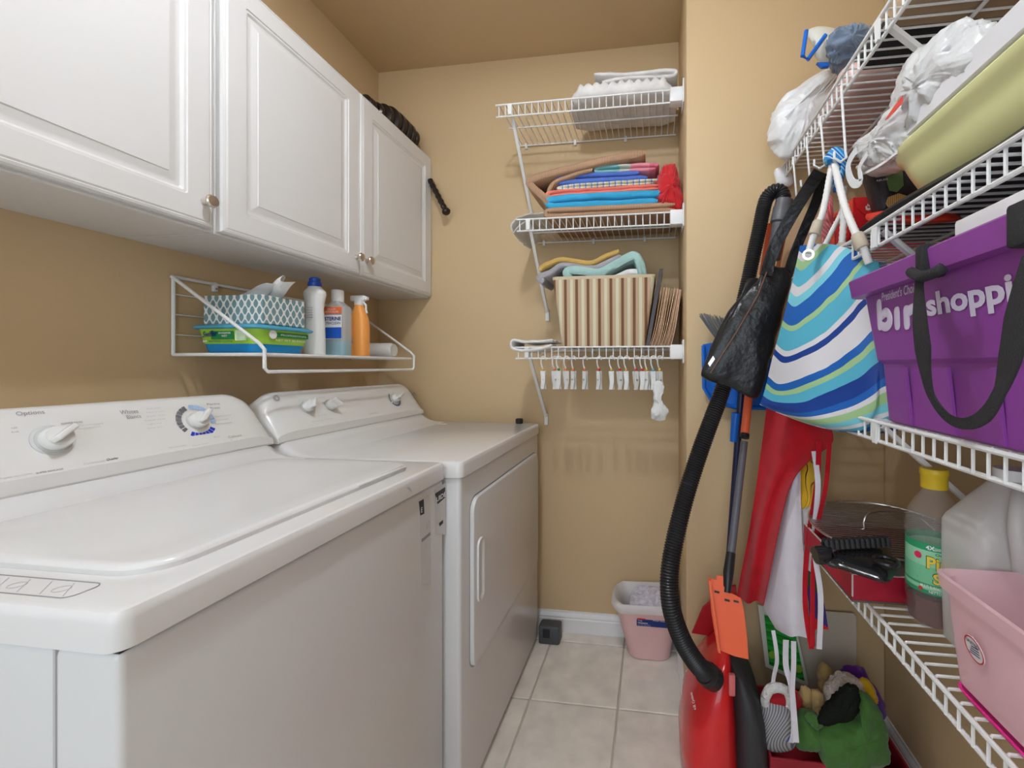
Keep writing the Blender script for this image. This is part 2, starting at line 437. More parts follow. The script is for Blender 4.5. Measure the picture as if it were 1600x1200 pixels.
MB().loft([rrect(wx0 + .028, wx1 - .028, wy0 + .028, wy1 - .028, ZS, .03), rrect(wx0 + .018, wx1 - .018, wy0 + .018, wy1 - .018, ZS + .004, .03), rrect(wx0 + .008, wx1 - .008, wy0 + .008, wy1 - .008, ZS + .066, .026)]).build('tub_body', BLUE_T, tub)
zs0, zs1 = ZS + .026, ZS + .066
sl = MB().loft([rrect(wx0 + .0135, wx1 - .0135, wy0 + .0135, wy1 - .0135, zs0, .027), rrect(wx0 + .0065, wx1 - .0065, wy0 + .0065, wy1 - .0065, zs1, .026)]).build('sleeve', SLV, tub)
MB().loft([rrect(wx0, wx1, wy0, wy1, ZS + .066, .03), rrect(wx0 - .004, wx1 + .004, wy0 - .004, wy1 + .004, ZS + .069, .03), rrect(wx0 - .004, wx1 + .004, wy0 - .004, wy1 + .004, ZS + .073, .03), rrect(wx0 + .006, wx1 - .006, wy0 + .006, wy1 - .006, ZS + .079, .026)]).build('tub_lid', LIDB, tub)
# lettering on the two visible faces: near end (faces -y) and long side (faces +x)
up = Vector((0, -.1, 1)); yN = wy0 + .0095
def zl_(z): return ZS + z
MB().box(wx0 + .060, wx0 + .128, yN - .0038, yN - .002, zl_(.038), zl_(.060), .001, 1).build('banner', SLD, sl)
text('Swiffer', (wx0 + .036, yN - .0048, zl_(.043)), (1, 0, .08), (0, 0, 1), .046, .016, mat('navy_print', srgb(20, 40, 110), .5), sl, shear=.3, bold=.02)
text('SWEEPER', (wx0 + .085, yN - .0048, zl_(.052)), (1, 0, 0), (0, 0, 1), .038, .005, PW, sl, bold=.02)
text('WET', (wx0 + .094, yN - .0048, zl_(.044)), (1, 0, 0), (0, 0, 1), .018, .005, PW, sl, bold=.02)
text('30', (wx0 + .034, yN - .0030, zl_(.030)), (1, 0, 0), (0, 0, 1), .014, .006, PW, sl, bold=.03)
text('MOPPING CLOTHS', (wx0 + .054, yN - .0030, zl_(.030)), (1, 0, 0), (0, 0, 1), .072, .005, SLD, sl, bold=.01)
MB().box(wx0 + .136, wx0 + .166, yN - .0038, yN - .002, zl_(.034), zl_(.062), .004, 2).build('picture', mat('sleeve_pale', srgb(205, 228, 190), .5), sl)
xF = wx1 - .0095
MB().box(xF + .002, xF + .0038, wy0 + .060, wy0 + .178, zl_(.047), zl_(.060), .001, 1).build('banner', SLD, sl)
text('PROFESSIONAL', (xF + .0042, wy0 + .08, zl_(.051)), (0, 1, 0), (0, 0, 1), .09, .005, PW, sl)
MB().lathe([(0, 0), (.012, 0), (.012, .001), (0, .001)], Matrix.Translation((xF + .0035, wy0 + .055, zl_(.053))) @ Matrix.Rotation(math.pi / 2, 4, 'Y'), 24).build('seal', PW, sl)
text('NET WT 30 PADS', (xF + .003, wy0 + .065, zl_(.036)), (0, 1, 0), (0, 0, 1), .10, .006, PW, sl)

# tissue box: quatrefoil lattice print
def lattice(name):
    m = mat(name, (1, 1, 1), .5); nt = m.node_tree; b = nt.nodes['Principled BSDF']
    tc = [n for n in nt.nodes if n.type == 'TEX_COORD'][0]; sep = nt.nodes.new('ShaderNodeSeparateXYZ'); nt.links.new(tc.outputs['Object'], sep.inputs[0])
    def mth(op, a, b2=None):
        n = nt.nodes.new('ShaderNodeMath'); n.operation = op
        for i, q in enumerate([a, b2]):
            if q is None: continue
            if isinstance(q, (int, float)): n.inputs[i].default_value = q
            else: nt.links.new(q, n.inputs[i])
        return n.outputs[0]
    h = mth('MULTIPLY', mth('ADD', sep.outputs[0], sep.outputs[1]), 2 * math.pi / .022)
    v = mth('MULTIPLY', sep.outputs[2], 2 * math.pi / .036)
    s = mth('ADD', mth('COSINE', h), mth('COSINE', v))
    a = mth('ABSOLUTE', s); r = nt.nodes.new('ShaderNodeValToRGB'); r.color_ramp.interpolation = 'CONSTANT'
    r.color_ramp.elements[0].position = 0; r.color_ramp.elements[0].color = (.8, .8, .78, 1)
    r.color_ramp.elements[1].position = .28; r.color_ramp.elements[1].color = (*srgb(112, 146, 152), 1)
    nt.links.new(mth('DIVIDE', a, 2.0), r.inputs[0]); nt.links.new(r.outputs[0], b.inputs['Base Color']); return m
zt0 = ZS + .080
tb = thing('tissue_box', 'tissue box with a teal and white lattice print, standing on the wipes tub', 'tissue box', (-1.12, 1.09, zt0))
MB().box(-1.215, -1.035, 1.012, 1.155, zt0, zt0 + .078, .0015, 1).build('carton', lattice('tissue_print'), tb, smooth=0)
def tis(u, v):
    x = -1.16 + u * .05 + v * .11; y = 1.075 + (u - .5) * .05 + .01 * math.sin(v * 5)
    z = zt0 + .079 + .055 * v ** 1.2 * (1 - .5 * abs(u - .5)) + .008 * math.sin(u * 9 + v * 4)
    return (x, y + .03 * v * math.sin(u * 6), z)
MB().grid(tis, 12, 12, .0006).build('tissue', mat('tissue_white', (.85, .84, .82), .9), tb)

# white bottle with a blue cap
def bottle_at(name, label, cat, cx, cy, z0=ZS): return thing(name, label, cat, (cx, cy, z0)), Matrix.Translation((cx, cy, z0))
o, M = bottle_at('detergent_bottle', 'white waisted bottle with a blue cap, beside the tissue box', 'bottle', -1.09, 1.257)
rings = []
for z, w, dd in [(0, .030, .022), (.004, .034, .025), (.07, .033, .024), (.12, .031, .022), (.15, .028, .021), (.175, .031, .023), (.198, .037, .026), (.208, .035, .024), (.220, .022, .018), (.226, .018, .016)]:
    rings.append([M @ Vector((w * math.cos(a), dd * math.sin(a), z)) for a in [2 * math.pi * k / 28 for k in range(28)]])
MB().loft(rings).build('body', mat('bottle_white', (.80, .80, .79), .3), o)
MB().lathe([(0, .224), (.019, .224), (.020, .228), (.019, .238), (.016, .240), (.016, .250), (.012, .254), (0, .254)], M, 24).build('cap', mat('cap_blue', srgb(30, 80, 185), .3), o)
for k in range(9): MB().box(-1.099, -1.075, 1.2315, 1.2320, ZS + .12 + k * .008, ZS + .1225 + k * .008).build('print_line', PRINTL, o, smooth=0) if k < 5 else None
# mouthwash
o, M = bottle_at('mouthwash_bottle', 'clear flat bottle of turquoise mouthwash with a white cap', 'bottle', -1.085, 1.353)
CLR = mat('clear_plastic', (.9, .95, .97), .08, alpha=.35, spec=.6)
def flat(w, dd, prof, e=4):
    R_ = []
    for z, s in prof:
        R_.append([M @ Vector((math.copysign(abs(math.cos(a)) ** (2 / e), math.cos(a)) * w * s, math.copysign(abs(math.sin(a)) ** (2 / e), math.sin(a)) * dd * (s * .5 + .5), z)) for a in [2 * math.pi * k / 32 for k in range(32)]])
    return R_
MB().loft(flat(.042, .027, [(0, .93), (.004, 1), (.158, 1), (.172, .9), (.185, .45), (.19, .4)])).build('bottle_shell', CLR, o)
MB().loft(flat(.039, .024, [(.003, .95), (.006, 1), (.052, 1)])).build('liquid', mat('mouthwash', srgb(30, 165, 185), .15), o)
MB().lathe([(0, .188), (.019, .188), (.020, .192), (.020, .226), (.017, .230), (0, .230)], M, 24).build('cap', PW, o)
ORL = mat('label_orange', srgb(240, 120, 70), .5); NAVY = mat('label_navy', srgb(20, 45, 120), .5); BL2 = mat('label_blue', srgb(30, 90, 190), .5)
yl = 1.353 - .0285
MB().box(-1.123, -1.047, yl - .0010, yl, ZS + .145, ZS + .168, .0004, 1).build('label', ORL, o, smooth=0)
MB().box(-1.123, -1.047, yl - .0010, yl, ZS + .058, ZS + .140, .0004, 1).build('label', PW, o, smooth=0)
MB().box(-1.123, -1.047, yl - .0016, yl - .0011, ZS + .060, ZS + .098).build('label', BL2, o, smooth=0)
text('PLUS', (-1.098, yl - .0013, ZS + .157), (1, 0, 0), (0, 0, 1), .03, .006, PW, o); text('ARTICULAR', (-1.11, yl - .0013, ZS + .148), (1, 0, 0), (0, 0, 1), .052, .006, PW, o)
text('LISTERINE', (-1.1215, yl - .0016, ZS + .121), (1, 0, 0), (0, 0, 1), .073, .013, NAVY, o, bold=.03)
text('ULTRACLEAN', (-1.119, yl - .0016, ZS + .108), (1, 0, 0), (0, 0, 1), .068, .009, NAVY, o)
# orange spray bottle
o, M = bottle_at('spray_bottle', 'orange trigger spray bottle with a white head, right of the mouthwash', 'bottle', -1.07, 1.445)
ORB = mat('bottle_orange', srgb(245, 165, 85), .3)
MB().loft(flat(.034, .024, [(0, .9), (.004, 1), (.10, 1), (.135, .92), (.16, .7), (.178, .45), (.19, .38)], 3)).build('body', ORB, o)
b = MB().box(-.014, .014, -.012, .012, .188, .206, .003, 2, M); b.box(-.034, .024, -.010, .010, .204, .226, .006, 2, M); b.box(.022, .034, -.008, .008, .208, .221, .003, 2, M); b.build('spray_head', PW, o)
MB().tube([M @ Vector((.012, 0, .205)), M @ Vector((.026, 0, .190)), M @ Vector((.026, 0, .172)), M @ Vector((.030, 0, .160))], .0035, 8).build('trigger', PW, o)
MB().lathe([(.006, 0), (.010, 0), (.010, .002), (.006, .002)], frame(Vector((-1.088, 1.4205, ZS + .055)), (1, 0, 0), (0, 0, 1)), 20).build('emblem', PRINT, o)
# small clear bottle lying down
cx, cy = -1.075, 1.60
o = thing('small_bottle', 'small clear empty bottle lying on its side at the end of the wire shelf', 'bottle', (cx, cy, ZS))
Mx = frame(Vector((cx - .07, cy, ZS + .030)), (0, 1, 0), (0, 0, 1))
CL2 = mat('cloudy_plastic', (.86, .85, .83), .15, alpha=.7)
MB().lathe([(0, -.045), (.012, -.045), (.012, -.020), (.025, -.003), (.0295, .012), (.0295, .10), (.025, .112), (.015, .110), (0, .108)], Mx, 24).build('shell', CL2, o)
MB().lathe([(0, -.062), (.014, -.062), (.014, -.042), (0, -.042)], Mx, 18).build('cap', PW, o)

# ------------------------------------------------------------------ washer and dryer
def console(parent, y0, y1, xb, xback, zb, zt_, mat_):
    """slanted control console with rounded shoulders, lofted along y"""
    prof = [(xback, zb), (xb - .004, zb), (xb, zb + .006), (xb - .003, zb + .028), (xb - .010, zb + .034), (xb - .056, zt_ - .022), (xb - .066, zt_ - .006), (xb - .080, zt_), (xb - .10, zt_ - .002), (xb - .125, zt_ - .02), (xback, zt_ - .06)]
    L = y1 - y0; rings = []
    R_ = .075
    N_ = 10
    ts = [R_ * (1 - math.cos(math.pi / 2 * k / N_)) for k in range(N_ + 1)]
    yy = [y0 + t for t in ts] + [y1 - t for t in ts[::-1]]
    for y in yy:
        e = min(y - y0, y1 - y); q = min(1, e / R_); h = .42 + .58 * math.sqrt(max(0, 1 - (1 - q) ** 2)) ** .9
        rings.append([Vector((xb - .012 + (x - xb + .012) * (1 if q >= 1 else .86 + .14 * math.sqrt(max(0, 1 - (1 - q) ** 2))), y, zb + (z - zb) * h)) for x, z in prof])
    return MB().loft(rings).build('console', mat_, parent, smooth=40)
def knob(parent, con_o, yc, zc, xb, zb, zt_, rad, ang, name='knob'):
    """round control knob with a raised grip, on the slanted console face"""
    nrm = face_n; t = (zc - (zb + .034)) / ((zt_ - .022) - (zb + .034)); x = (xb - .010) + t * (-.046)
    o_ = Vector((x, yc, zc)); M_ = frame(o_, (0, 1, 0), face_u)
    MB().lathe([(0, 0), (rad * 1.12, 0), (rad * 1.12, .003), (rad * 1.0, .0035), (0, .0035)], M_, 36).build('knob_ring', CONSOLE_G, con_o)
    kb = MB().lathe([(0, .0035), (rad * .98, .0035), (rad, .007), (rad * .97, .016), (rad * .9, .019), (0, .020)], M_, 36).build(name, CONSOLE, con_o)
    Mg = M_ @ Matrix.Rotation(ang, 4, 'Z')
    b = MB().box(-rad * 1.02, rad * .80, -rad * .24, rad * .24, .016, .036, rad * .15, 3, Mg); b.build('grip', CONSOLE, con_o)
    return M_
CX = -1.0; face_u = Vector((-.046, 0, .088)).normalized(); face_n = Vector((.088, 0, .046)).normalized()
def on_face(y, z, lift=.0006, xb=CX, zb=.955, zt_=1.09):
    t = (z - (zb + .034)) / ((zt_ - .022) - (zb + .034)); return Vector((xb - .010 - t * .046, y, z)) + face_n * lift
def arc_marks(con, yc, zc, r0, r1, a0, a1, n, mat_, xb=CX, gap=.25):
    M_ = frame(on_face(yc, zc, .0008, xb), (0, 1, 0), face_u)
    for k in range(n):
        s0 = a0 + (a1 - a0) * k / n; s1 = s0 + (a1 - a0) / n * (1 - gap); b = MB(); m_ = 5; vs = []
        for j in range(m_ + 1):
            a = math.radians(s0 + (s1 - s0) * j / m_); vs += [M_ @ Vector((r0 * math.cos(a), r0 * math.sin(a), 0)), M_ @ Vector((r1 * math.cos(a), r1 * math.sin(a), 0))]
        b.add(vs, [[2 * j, 2 * j + 1, 2 * j + 3, 2 * j + 2] for j in range(m_)]); b.build('dial_mark', mat_, con, smooth=0)
def ftxt(s, y, z, w, h, m_, con, xb=CX, bold=0, shear=0):
    o_ = on_face(y, z, 0, xb); o_ = o_; text(s, o_, (0, 1, 0), face_u, w, h, m_, con, bold=bold, depth=.0008, shear=shear)

# washer
WX0, WX1, WY0, WY1, WT = -1.165, -.515, .347, 1.018, .921
wa = thing('washing_machine', 'white top-loading washing machine nearest the camera', 'washing machine', ((WX0 + WX1) / 2, (WY0 + WY1) / 2, 0))
b = MB().box(WX0 + .01, WX1 - .006, WY0 + .006, WY1 - .004, .02, WT - .043, .008, 3); b.build('body', ENAMEL_B, wa)
b = MB(); b.box(WX0 + .012, WX1 - .009, WY0 + .009, WY1 - .006, WT - .045, WT - .038); b.build('gap_strip', DARK, wa, smooth=0)
for fx in (WX0 + .06, WX1 - .06):
    for fy in (WY0 + .06, WY1 - .06): MB().lathe([(0, 0), (.02, 0), (.02, .012), (.008, .014), (.008, .03), (0, .03)], Matrix.Translation((fx, fy, 0)), 14).build('foot', BLK, wa)
# seam of the side panel on the near side
MB().box(WX1 - .082, WX1 - .079, WY0 + .0045, WY0 + .008, .03, WT - .044).build('seam', PRINTL, wa, smooth=0)
# top: tray with skirt, opening for the lid, rise at the back
def toprings(x0, x1, y0, y1, r, zt_):
    q = []
    for ins, z in ((0, zt_ - .040), (0, zt_ - .012), (.0012, zt_ - .006), (.004, zt_ - .0018), (.009, zt_)):
        q.append(rrect(x0 + ins, x1 - ins, y0 + ins, y1 - ins, z, max(.004, r - ins)))
    return q
def machine_top(parent, x0, x1, y0, y1, zt_, xc):
    b = MB(); rr = toprings(x0, x1, y0, y1, .018, zt_)
    b.loft(rr)
    tp = b.build('top_panel', ENAMEL, parent, smooth=30)
    # curved rise up to the console
    pr = [(xc + .115, zt_ - .002), (xc + .10, zt_ + .001), (xc + .06, zt_ + .004), (xc + .03, zt_ + .012), (xc + .010, zt_ + .024), (xc - .002, zt_ + .034), (x0, zt_ + .034), (x0, zt_ - .002)]
    rings = []
    for y, h in ((y0 + .004, .0), (y0 + .006, .5), (y0 + .012, .85), (y0 + .03, 1), (y1 - .03, 1), (y1 - .012, .85), (y1 - .006, .5), (y1 - .004, 0)):
        rings.append([Vector((x, y, zt_ - .002 + (z - zt_ + .002) * h)) for x, z in pr])
    MB().loft(rings).build('rear_deck', ENAMEL, parent, smooth=40)
    return tp
machine_top(wa, WX0, WX1, WY0, WY1, WT, CX)
# lid
lx0, lx1, ly0, ly1 = CX + .045, -.566, .412, .955
S = [(-.002, -.002), (-.002, .006), (0, .009), (.004, .0112), (.010, .0120), (.05, .0115), (.10, .0105)]
b = MB().loft([rrect(lx0 + i_, lx1 - i_, ly0 + i_, ly1 - i_, WT + z_, max(.01, .05 - i_)) for i_, z_ in S]); lid = b.build('lid', ENAMEL, wa, smooth=30)
MB().box(lx1 - .006, lx1 + .0015, .79, .875, WT - .001, WT + .0060, .002, 2).build('finger_slot', PRINT, lid)
MB().box(lx1 - .012, lx1 + .004, .76, .92, WT + .0065, WT + .0115, .0025, 2).build('lid_lip', ENAMEL, lid)
# outline label at the near left corner of the top
LM = frame((0, 0, WT + .0006), (1, 0, 0), (0, 1, 0))
ring_ = rrect(-.86, -.600, .364, .395, WT + .0012, .010)
MB().tube([(p.x, p.y, WT + .0004) for p in ring_], .0007, 5, closed=True).build('label_outline', PRINT, wa)
b = MB(); 
for k in range(8): b.tube([(-.60 - .012 - k * .03, .368, WT + .0003), (-.60 - .035 - k * .03, .391, WT + .0003)], .00045, 4)
for k in range(4): b.tube([(-.632 - k * .06 + .008 * math.cos(a), .379 + .007 * math.sin(a), WT + .0003) for a in [j * .7 for j in range(9)]], .0004, 4, closed=True)
b.build('label_drawing', PRINTL, wa)
con = console(wa, WY0 + .004, WY1 - .002, CX, WX0 + .004, WT + .032, 1.09, CONSOLE)
def facept(px, py):   # point of the slanted console plane seen at a pixel of the photograph
    u = (px - PX0) / FPX; v = (PY0 - py) / FPX; dd = Vector((u * cT - sT, cT + u * sT, v)); o_ = on_face(0, 1.0, 0)
    t = (o_ - Vector((0, 0, CAMH))).dot(face_n) / dd.dot(face_n); return Vector((0, 0, CAMH)) + dd * t
k1 = facept(84, 688); knob(wa, con, k1.y, k1.z, CX, .955, 1.09, .021, math.radians(215))
k2 = facept(308, 658); knob(wa, con, k2.y, k2.z, CX, .955, 1.09, .0185, math.radians(225))
MB().lathe([(.0225, 0), (.0285, 0), (.0285, .0006), (.0225, .0006)], frame(on_face(k1.y, k1.z), (0, 1, 0), face_u), 36).build('dial_ring', mat('pale_grey', (.64, .65, .66), .4), con)
GM = mat('mark_grey', srgb(115, 115, 120), .5); BM = mat('mark_blue', srgb(30, 60, 190), .5); PM = mat('mark_pale_blue', srgb(165, 195, 230), .5)
arc_marks(con, k2.y, k2.z, .030, .041, 215, 105, 8, GM, gap=.18); arc_marks(con, k2.y, k2.z, .030, .041, 232, 325, 7, BM, gap=.12); arc_marks(con, k2.y, k2.z, .030, .041, 95, -20, 6, PM, gap=.12)
def pt(s, px, py, wpx, h, m_=PRINT, con_=None, xb=CX, **k):
    a = facept(px, py); b2 = facept(px + wpx, py - wpx * .08); text(s, on_face(a.y, a.z, 0), (0, 1, 0), face_u, abs(b2.y - a.y), h, m_, con_ or con, depth=.0008, **k)
pt('Options', 30, 652, 44, .010); pt('OFF', 20, 671, 10, .003); pt('Arr\u00eat', 20, 677, 12, .003)
pt('POWER RINSE', 98, 664, 34, .0035); pt('Extra rin\u00e7age', 112, 668, 52, .003, PRINTL); pt('Assouplissant', 124, 672, 36, .003, PRINTL)
pt('Whites', 191, 648, 28, .009); pt('Blancs', 201, 655, 22, .008, PRINT)
pt('Perma', 326, 634, 20, .006); pt('Press', 331, 640, 15, .006)
pt('Colours', 357, 685, 21, .006); pt('Couleurs', 360, 691, 21, .006)
for i, (s, w) in enumerate([('Stain wash', 22), ('Heavy soil', 26), ('Super wash', 28), ('Casual clean', 32), ('Light soil', 22), ('Rinse spin', 24)]):
    pt(s, 232 - (0 if i != 3 else 4), 640 + i * 6.2, w, .003, PRINTL)
for i, (s, w) in enumerate([('Extra lourd', 24), ('Normal', 20), ('Pantalons', 26)]): pt(s, 338, 652 + i * 6, w, .003, PRINTL)
pt('Delicate', 264, 701, 28, .003, PRINTL); pt('Quick wash', 300, 698, 26, .003, PRINTL); pt('Eco', 334, 684, 10, .003, PRINTL)
pt('Commercial', 130, 727, 34, .004, PRINTL); pt('Quality', 166, 721, 20, .005, PRINTD, shear=.4, bold=.02)
pt('Rep\u00e9ter avec l\'option', 0, 750, 52, .0035, PRINTL); pt('SUPER RIN\u00c7AGE', 56, 742, 44, .004, PRINT, bold=.01)
# torn energy stickers on the washer front
stk = mat('sticker_pale', (.66, .66, .65), .5)
def fx(px, py, x=WX1 - .0058):
    q = P(px, py, x=x); q.y -= .024; return q
def sticker(quad, m_, name='sticker', d_=.0004): MB().prism([fx(*q) for q in quad], (d_, 0, 0)).build(name, m_, wa, smooth=0)
sticker([(663, 780), (680, 768), (681, 905), (666, 905)], stk); sticker([(686, 762), (703, 750), (703, 830), (688, 828)], stk)
sticker([(663, 779), (670, 775), (671, 797), (665, 800)], PRINTD, 'sticker_block', .0008); sticker([(687, 767), (702, 757), (702, 773), (691, 783)], PRINTD, 'sticker_block', .0008)
sticker([(667, 836), (680, 825), (680, 830), (667, 841)], PRINT, 'sticker_block', .0008); sticker([(693, 812), (699, 807), (699, 812), (694, 817)], PRINTD, 'sticker_block', .0008)
a = fx(689, 780); text('UIDE', a + Vector((.0006, 0, 0)), (0, 1, .02), (0, 0, 1), abs(fx(703, 780).y - a.y), .012, PW, wa, bold=.02)
a = fx(666, 796); text('E', a + Vector((.0006, 0, 0)), (0, 1, 0), (0, 0, 1), .006, .012, PW, wa, bold=.02)
a = fx(674, 822); text('67', a + Vector((.0002, 0, 0)), (0, 1, 0), (0, 0, 1), .016, .016, PRINTL, wa)
for k in range(5):
    a = fx(668, 850 + k * 5.5); text('kWh per year', a + Vector((.0006, 0, 0)), (0, 1, 0), (0, 0, 1), .018 - .002 * (k % 3), .0035, PRINTL, wa)
MB().prism([fx(645, 757, WX1 + .0002), fx(650, 762, WX1 + .0002), fx(654, 764, WX1 + .0002), fx(649, 756, WX1 + .0002)], (.0003, 0, 0)).build('scratch', PRINTL, wa, smooth=0)

# dryer
DX0, DX1, DY0, DY1, DT = -1.14, -.478, 1.026, 1.778, .918
dr = thing('tumble_dryer', 'white front-loading dryer beside the back wall', 'dryer', ((DX0 + DX1) / 2, (DY0 + DY1) / 2, 0))
MB().box(DX0 + .01, DX1 - .006, DY0 + .005, DY1 - .004, .015, DT - .038, .01, 3).build('body', ENAMEL_B, dr)
MB().box(DX0 + .014, DX1 - .009, DY0 + .009, DY1 - .008, DT - .040, DT - .034).build('gap_strip', DARK, dr, smooth=0)
for fx_ in (DX0 + .06, DX1 - .06):
    for fy in (DY0 + .06, DY1 - .06): MB().lathe([(0, 0), (.02, 0), (.02, .012), (0, .02)], Matrix.Translation((fx_, fy, 0)), 14).build('foot', BLK, dr)
machine_top(dr, DX0, DX1, DY0, DY1, DT, CX)
dc = console(dr, DY0 + .004, DY1 - .004, CX, DX0 + .004, DT + .032, 1.086, CONSOLE)
# door: rounded panel with recessed groove and handle pocket
def yz_ring(y0, y1, z0, z1, r, x, n=6): return [Vector((x, p.x, p.y)) for p in rrect(y0, y1, z0, z1, 0, r, n)]
XF = DX1 - .006
dy0, dy1, dz0, dz1 = 1.088, 1.735, .345, .805
MB().loft([yz_ring(dy0 - .004, dy1 + .004, dz0 - .004, dz1 + .004, .04, XF - .002), yz_ring(dy0 - .004, dy1 + .004, dz0 - .004, dz1 + .004, .04, XF + .0006)]).build('door_gap', PRINT, dr, smooth=0)
ddo = MB().loft([yz_ring(dy0, dy1, dz0, dz1, .036, XF), yz_ring(dy0, dy1, dz0, dz1, .036, XF + .008), yz_ring(dy0 + .001, dy1 - .001, dz0 + .001, dz1 - .001, .035, XF + .011), yz_ring(dy0 + .005, dy1 - .005, dz0 + .005, dz1 - .005, .031, XF + .0125)]).build('door', ENAMEL_B, dr, smooth=30)
hy0, hy1, hz0, hz1 = 1.106, 1.150, .515, .690
HX = XF + .0125
hb = MB().loft([yz_ring(hy0, hy1, hz0, hz1, .021, HX - .001), yz_ring(hy0, hy1, hz0, hz1, .021, HX + .003), yz_ring(hy0 + .002, hy1 - .002, hz0 + .002, hz1 - .002, .0195, HX + .005), yz_ring(hy0 + .006, hy1 - .006, hz0 + .006, hz1 - .006, .0155, HX + .004), yz_ring(hy0 + .010, hy1 - .009, hz0 + .012, hz1 - .012, .012, HX - .0005)])
hb.build('handle', ENAMEL, ddo, smooth=50)
for zz in (.73, .42): MB().box(XF, XF + .003, dy1 + .006, dy1 + .014, zz, zz + .05, .001, 1).build('hinge', CONSOLE_G, dr)
def dfacept(px, py): return facept(px, py)
def dk(px, py, rad, ang):
    q = facept(px, py); knob(dr, dc, q.y, q.z, CX, .955, 1.09, rad, ang); return q
dk(480, 636, .0175, math.radians(235)); dk(517, 633, .0175, math.radians(130)); q3 = dk(617, 623, .0175, math.radians(200))
arc_marks(dc, q3.y, q3.z, .026, .034, 200, 130, 6, GM); arc_marks(dc, q3.y, q3.z, .026, .034, 215, 375, 10, mat('mark_violet', srgb(60, 50, 160), .5), gap=.35)
for px, py, m_ in ((434, 622, mat('logo_grey', (.42, .38, .4), .4)), (648, 616, PRINT)):
    q = facept(px, py); MB().lathe([(.005, 0), (.009, 0), (.009, .0008), (.005, .0008)], frame(on_face(q.y, q.z), (0, 1, 0), face_u), 24).build('emblem', m_, dc)
for s, px, py, w, h in (('Signal', 453, 622, 12, .004), ('Heat', 500, 622, 10, .004), ('Low', 498, 650, 14, .003), ('High', 534, 646, 8, .003), ('Timed', 590, 612, 14, .003), ('Auto Dry', 575, 618, 16, .003), ('Cottons', 640, 634, 10, .003), ('Heavy Duty', 488, 660, 34, .0035), ('Quality', 577, 648, 14, .005)):
    pt(s, px, py, w, h, PRINTL, dc)
# sticker on the dryer top; rear dark knob
q = P(680, 662, z=DT + .001); MB().box(q.x - .05, q.x + .05, q.y - .012, q.y + .012, DT, DT + .0006).build('sticker', mat('sticker_tan', (.62, .55, .48), .5), dr, smooth=0)
text('CAUTION', (q.x - .045, q.y - .007, DT + .0006), (1, 0, 0), (0, 1, 0), .06, .012, PRINT, dr)
q = P(816, 660, y=DY1 + .02)
MB().lathe([(0, 0), (.014, 0), (.016, .004), (.016, .018), (.012, .022), (0, .022)], Matrix.Translation((q.x, DY1 - .022, DT)), 20).build('rubber_stopper', BLK, None)
tag(bpy.data.objects['rubber_stopper'], 'small round black rubber stopper on the back edge of the dryer top', 'stopper')

# black pedal box on the floor
o = thing('door_stop', 'black plastic floor wedge between the dryer and the back wall', 'door stop', (-.43, 1.79, 0))
MB().box(-.475, -.385, 1.742, 1.80, .0, .075, .008, 3).build('housing', mat('charcoal', (.07, .075, .085), .5), o)
MB().box(-.455, -.425, 1.738, 1.744, .03, .066, .003, 2).build('slot', BLKM, o)

# ------------------------------------------------------------------ wire shelves
def wire_shelf(label, p0, along_, out, length, depth, z, lip=.042, group=None, name='wire_shelf', first=.012, pitch=.0254, braces=(), brace_drop=.30, r_w=.0021, r_r=.0032, clips=True):
    """deck wires run out from the wall and bend down over the front into a lip; rails run along"""
    A = Vector(along_); O = Vector(out); Z = Vector((0, 0, 1)); p0 = Vector(p0)
    s = thing(name, label, 'shelf', p0 + Z * z + O * depth / 2 + A * length / 2, group)
    q = lambda a, o_, dz: p0 + A * a + O * o_ + Z * (z + dz)
    n = int((length - first) / pitch) + 1
    w = MB().tube([q(first, .006, 0), q(first, depth - .004, 0), q(first, depth, -.004), q(first, depth, -lip)], r_w, 6, cap=False).build('wire', WIRE, s)
    for k in range(1, n): share(w, A * pitch * k)
    for o_, dz in ((.008, -.004), (depth * .5, -.004), (depth + .003, -.001), (depth - .003, -lip)):
        MB().tube([q(0, o_, dz), q(length, o_, dz)], r_r, 8).build('rail', WIRE, s)
    for a in braces:
        b = MB(); t1 = q(a, depth - .01, -.010); t2 = q(a, .014, -brace_drop + .02); dirv = (t2 - t1)
        w_ = .006
        up_ = A.cross(dirv).normalized() * .004
        b.loft([[t1 + A * w_ + up_, t1 - A * w_ + up_, t1 - A * w_ - up_, t1 + A * w_ - up_], [t2 + A * w_ + up_, t2 - A * w_ + up_, t2 - A * w_ - up_, t2 + A * w_ - up_]])
        br = b.build('brace', WIRE, s, smooth=0)
        c = q(a, 0, -brace_drop); 
        b = MB(); pts = [c + A * .008 + Z * .03, c - A * .008 + Z * .03, c - A * .008 - Z * .02, c + A * .008 - Z * .02]
        b.prism(pts, O * .012, .002); b.build('brace_foot', WIRE, br)
        c2 = q(a, depth + .002, -.018); b = MB(); b.prism([c2 + A * .009 + Z * .018, c2 - A * .009 + Z * .018, c2 - A * .006 - Z * .022, c2 + A * .006 - Z * .022], O * .004, .001); b.build('brace_clip', WIRE, br)
    if clips:
        a = .03
        while a < length:
            c = q(a, 0, 0); MB().prism([c + A * .006 + Z * .006, c - A * .006 + Z * .006, c - A * .006 - Z * .018, c + A * .006 - Z * .018], O * .012, .002).build('wall_clip', WIRE, s); a += .22
    return s
BX1 = XP - .012
def back_shelf(label, xl, z, brace, drop=.30):
    L = BX1 - xl
    s = wire_shelf(label, (xl, YB, 0), (1, 0, 0), (0, -1, 0), L, .30, z, group='white wire shelves on the back wall', braces=(brace,), brace_drop=drop)
    b = MB().box(XP - .048, XP - .004, YB - .312, YB - .27, z - .046, z + .006, .004, 2); b.box(XP - .005, XP, YB - .33, YB - .25, z - .06, z + .022, .002, 2)
    b.build('end_bracket', TRIM, s); return s
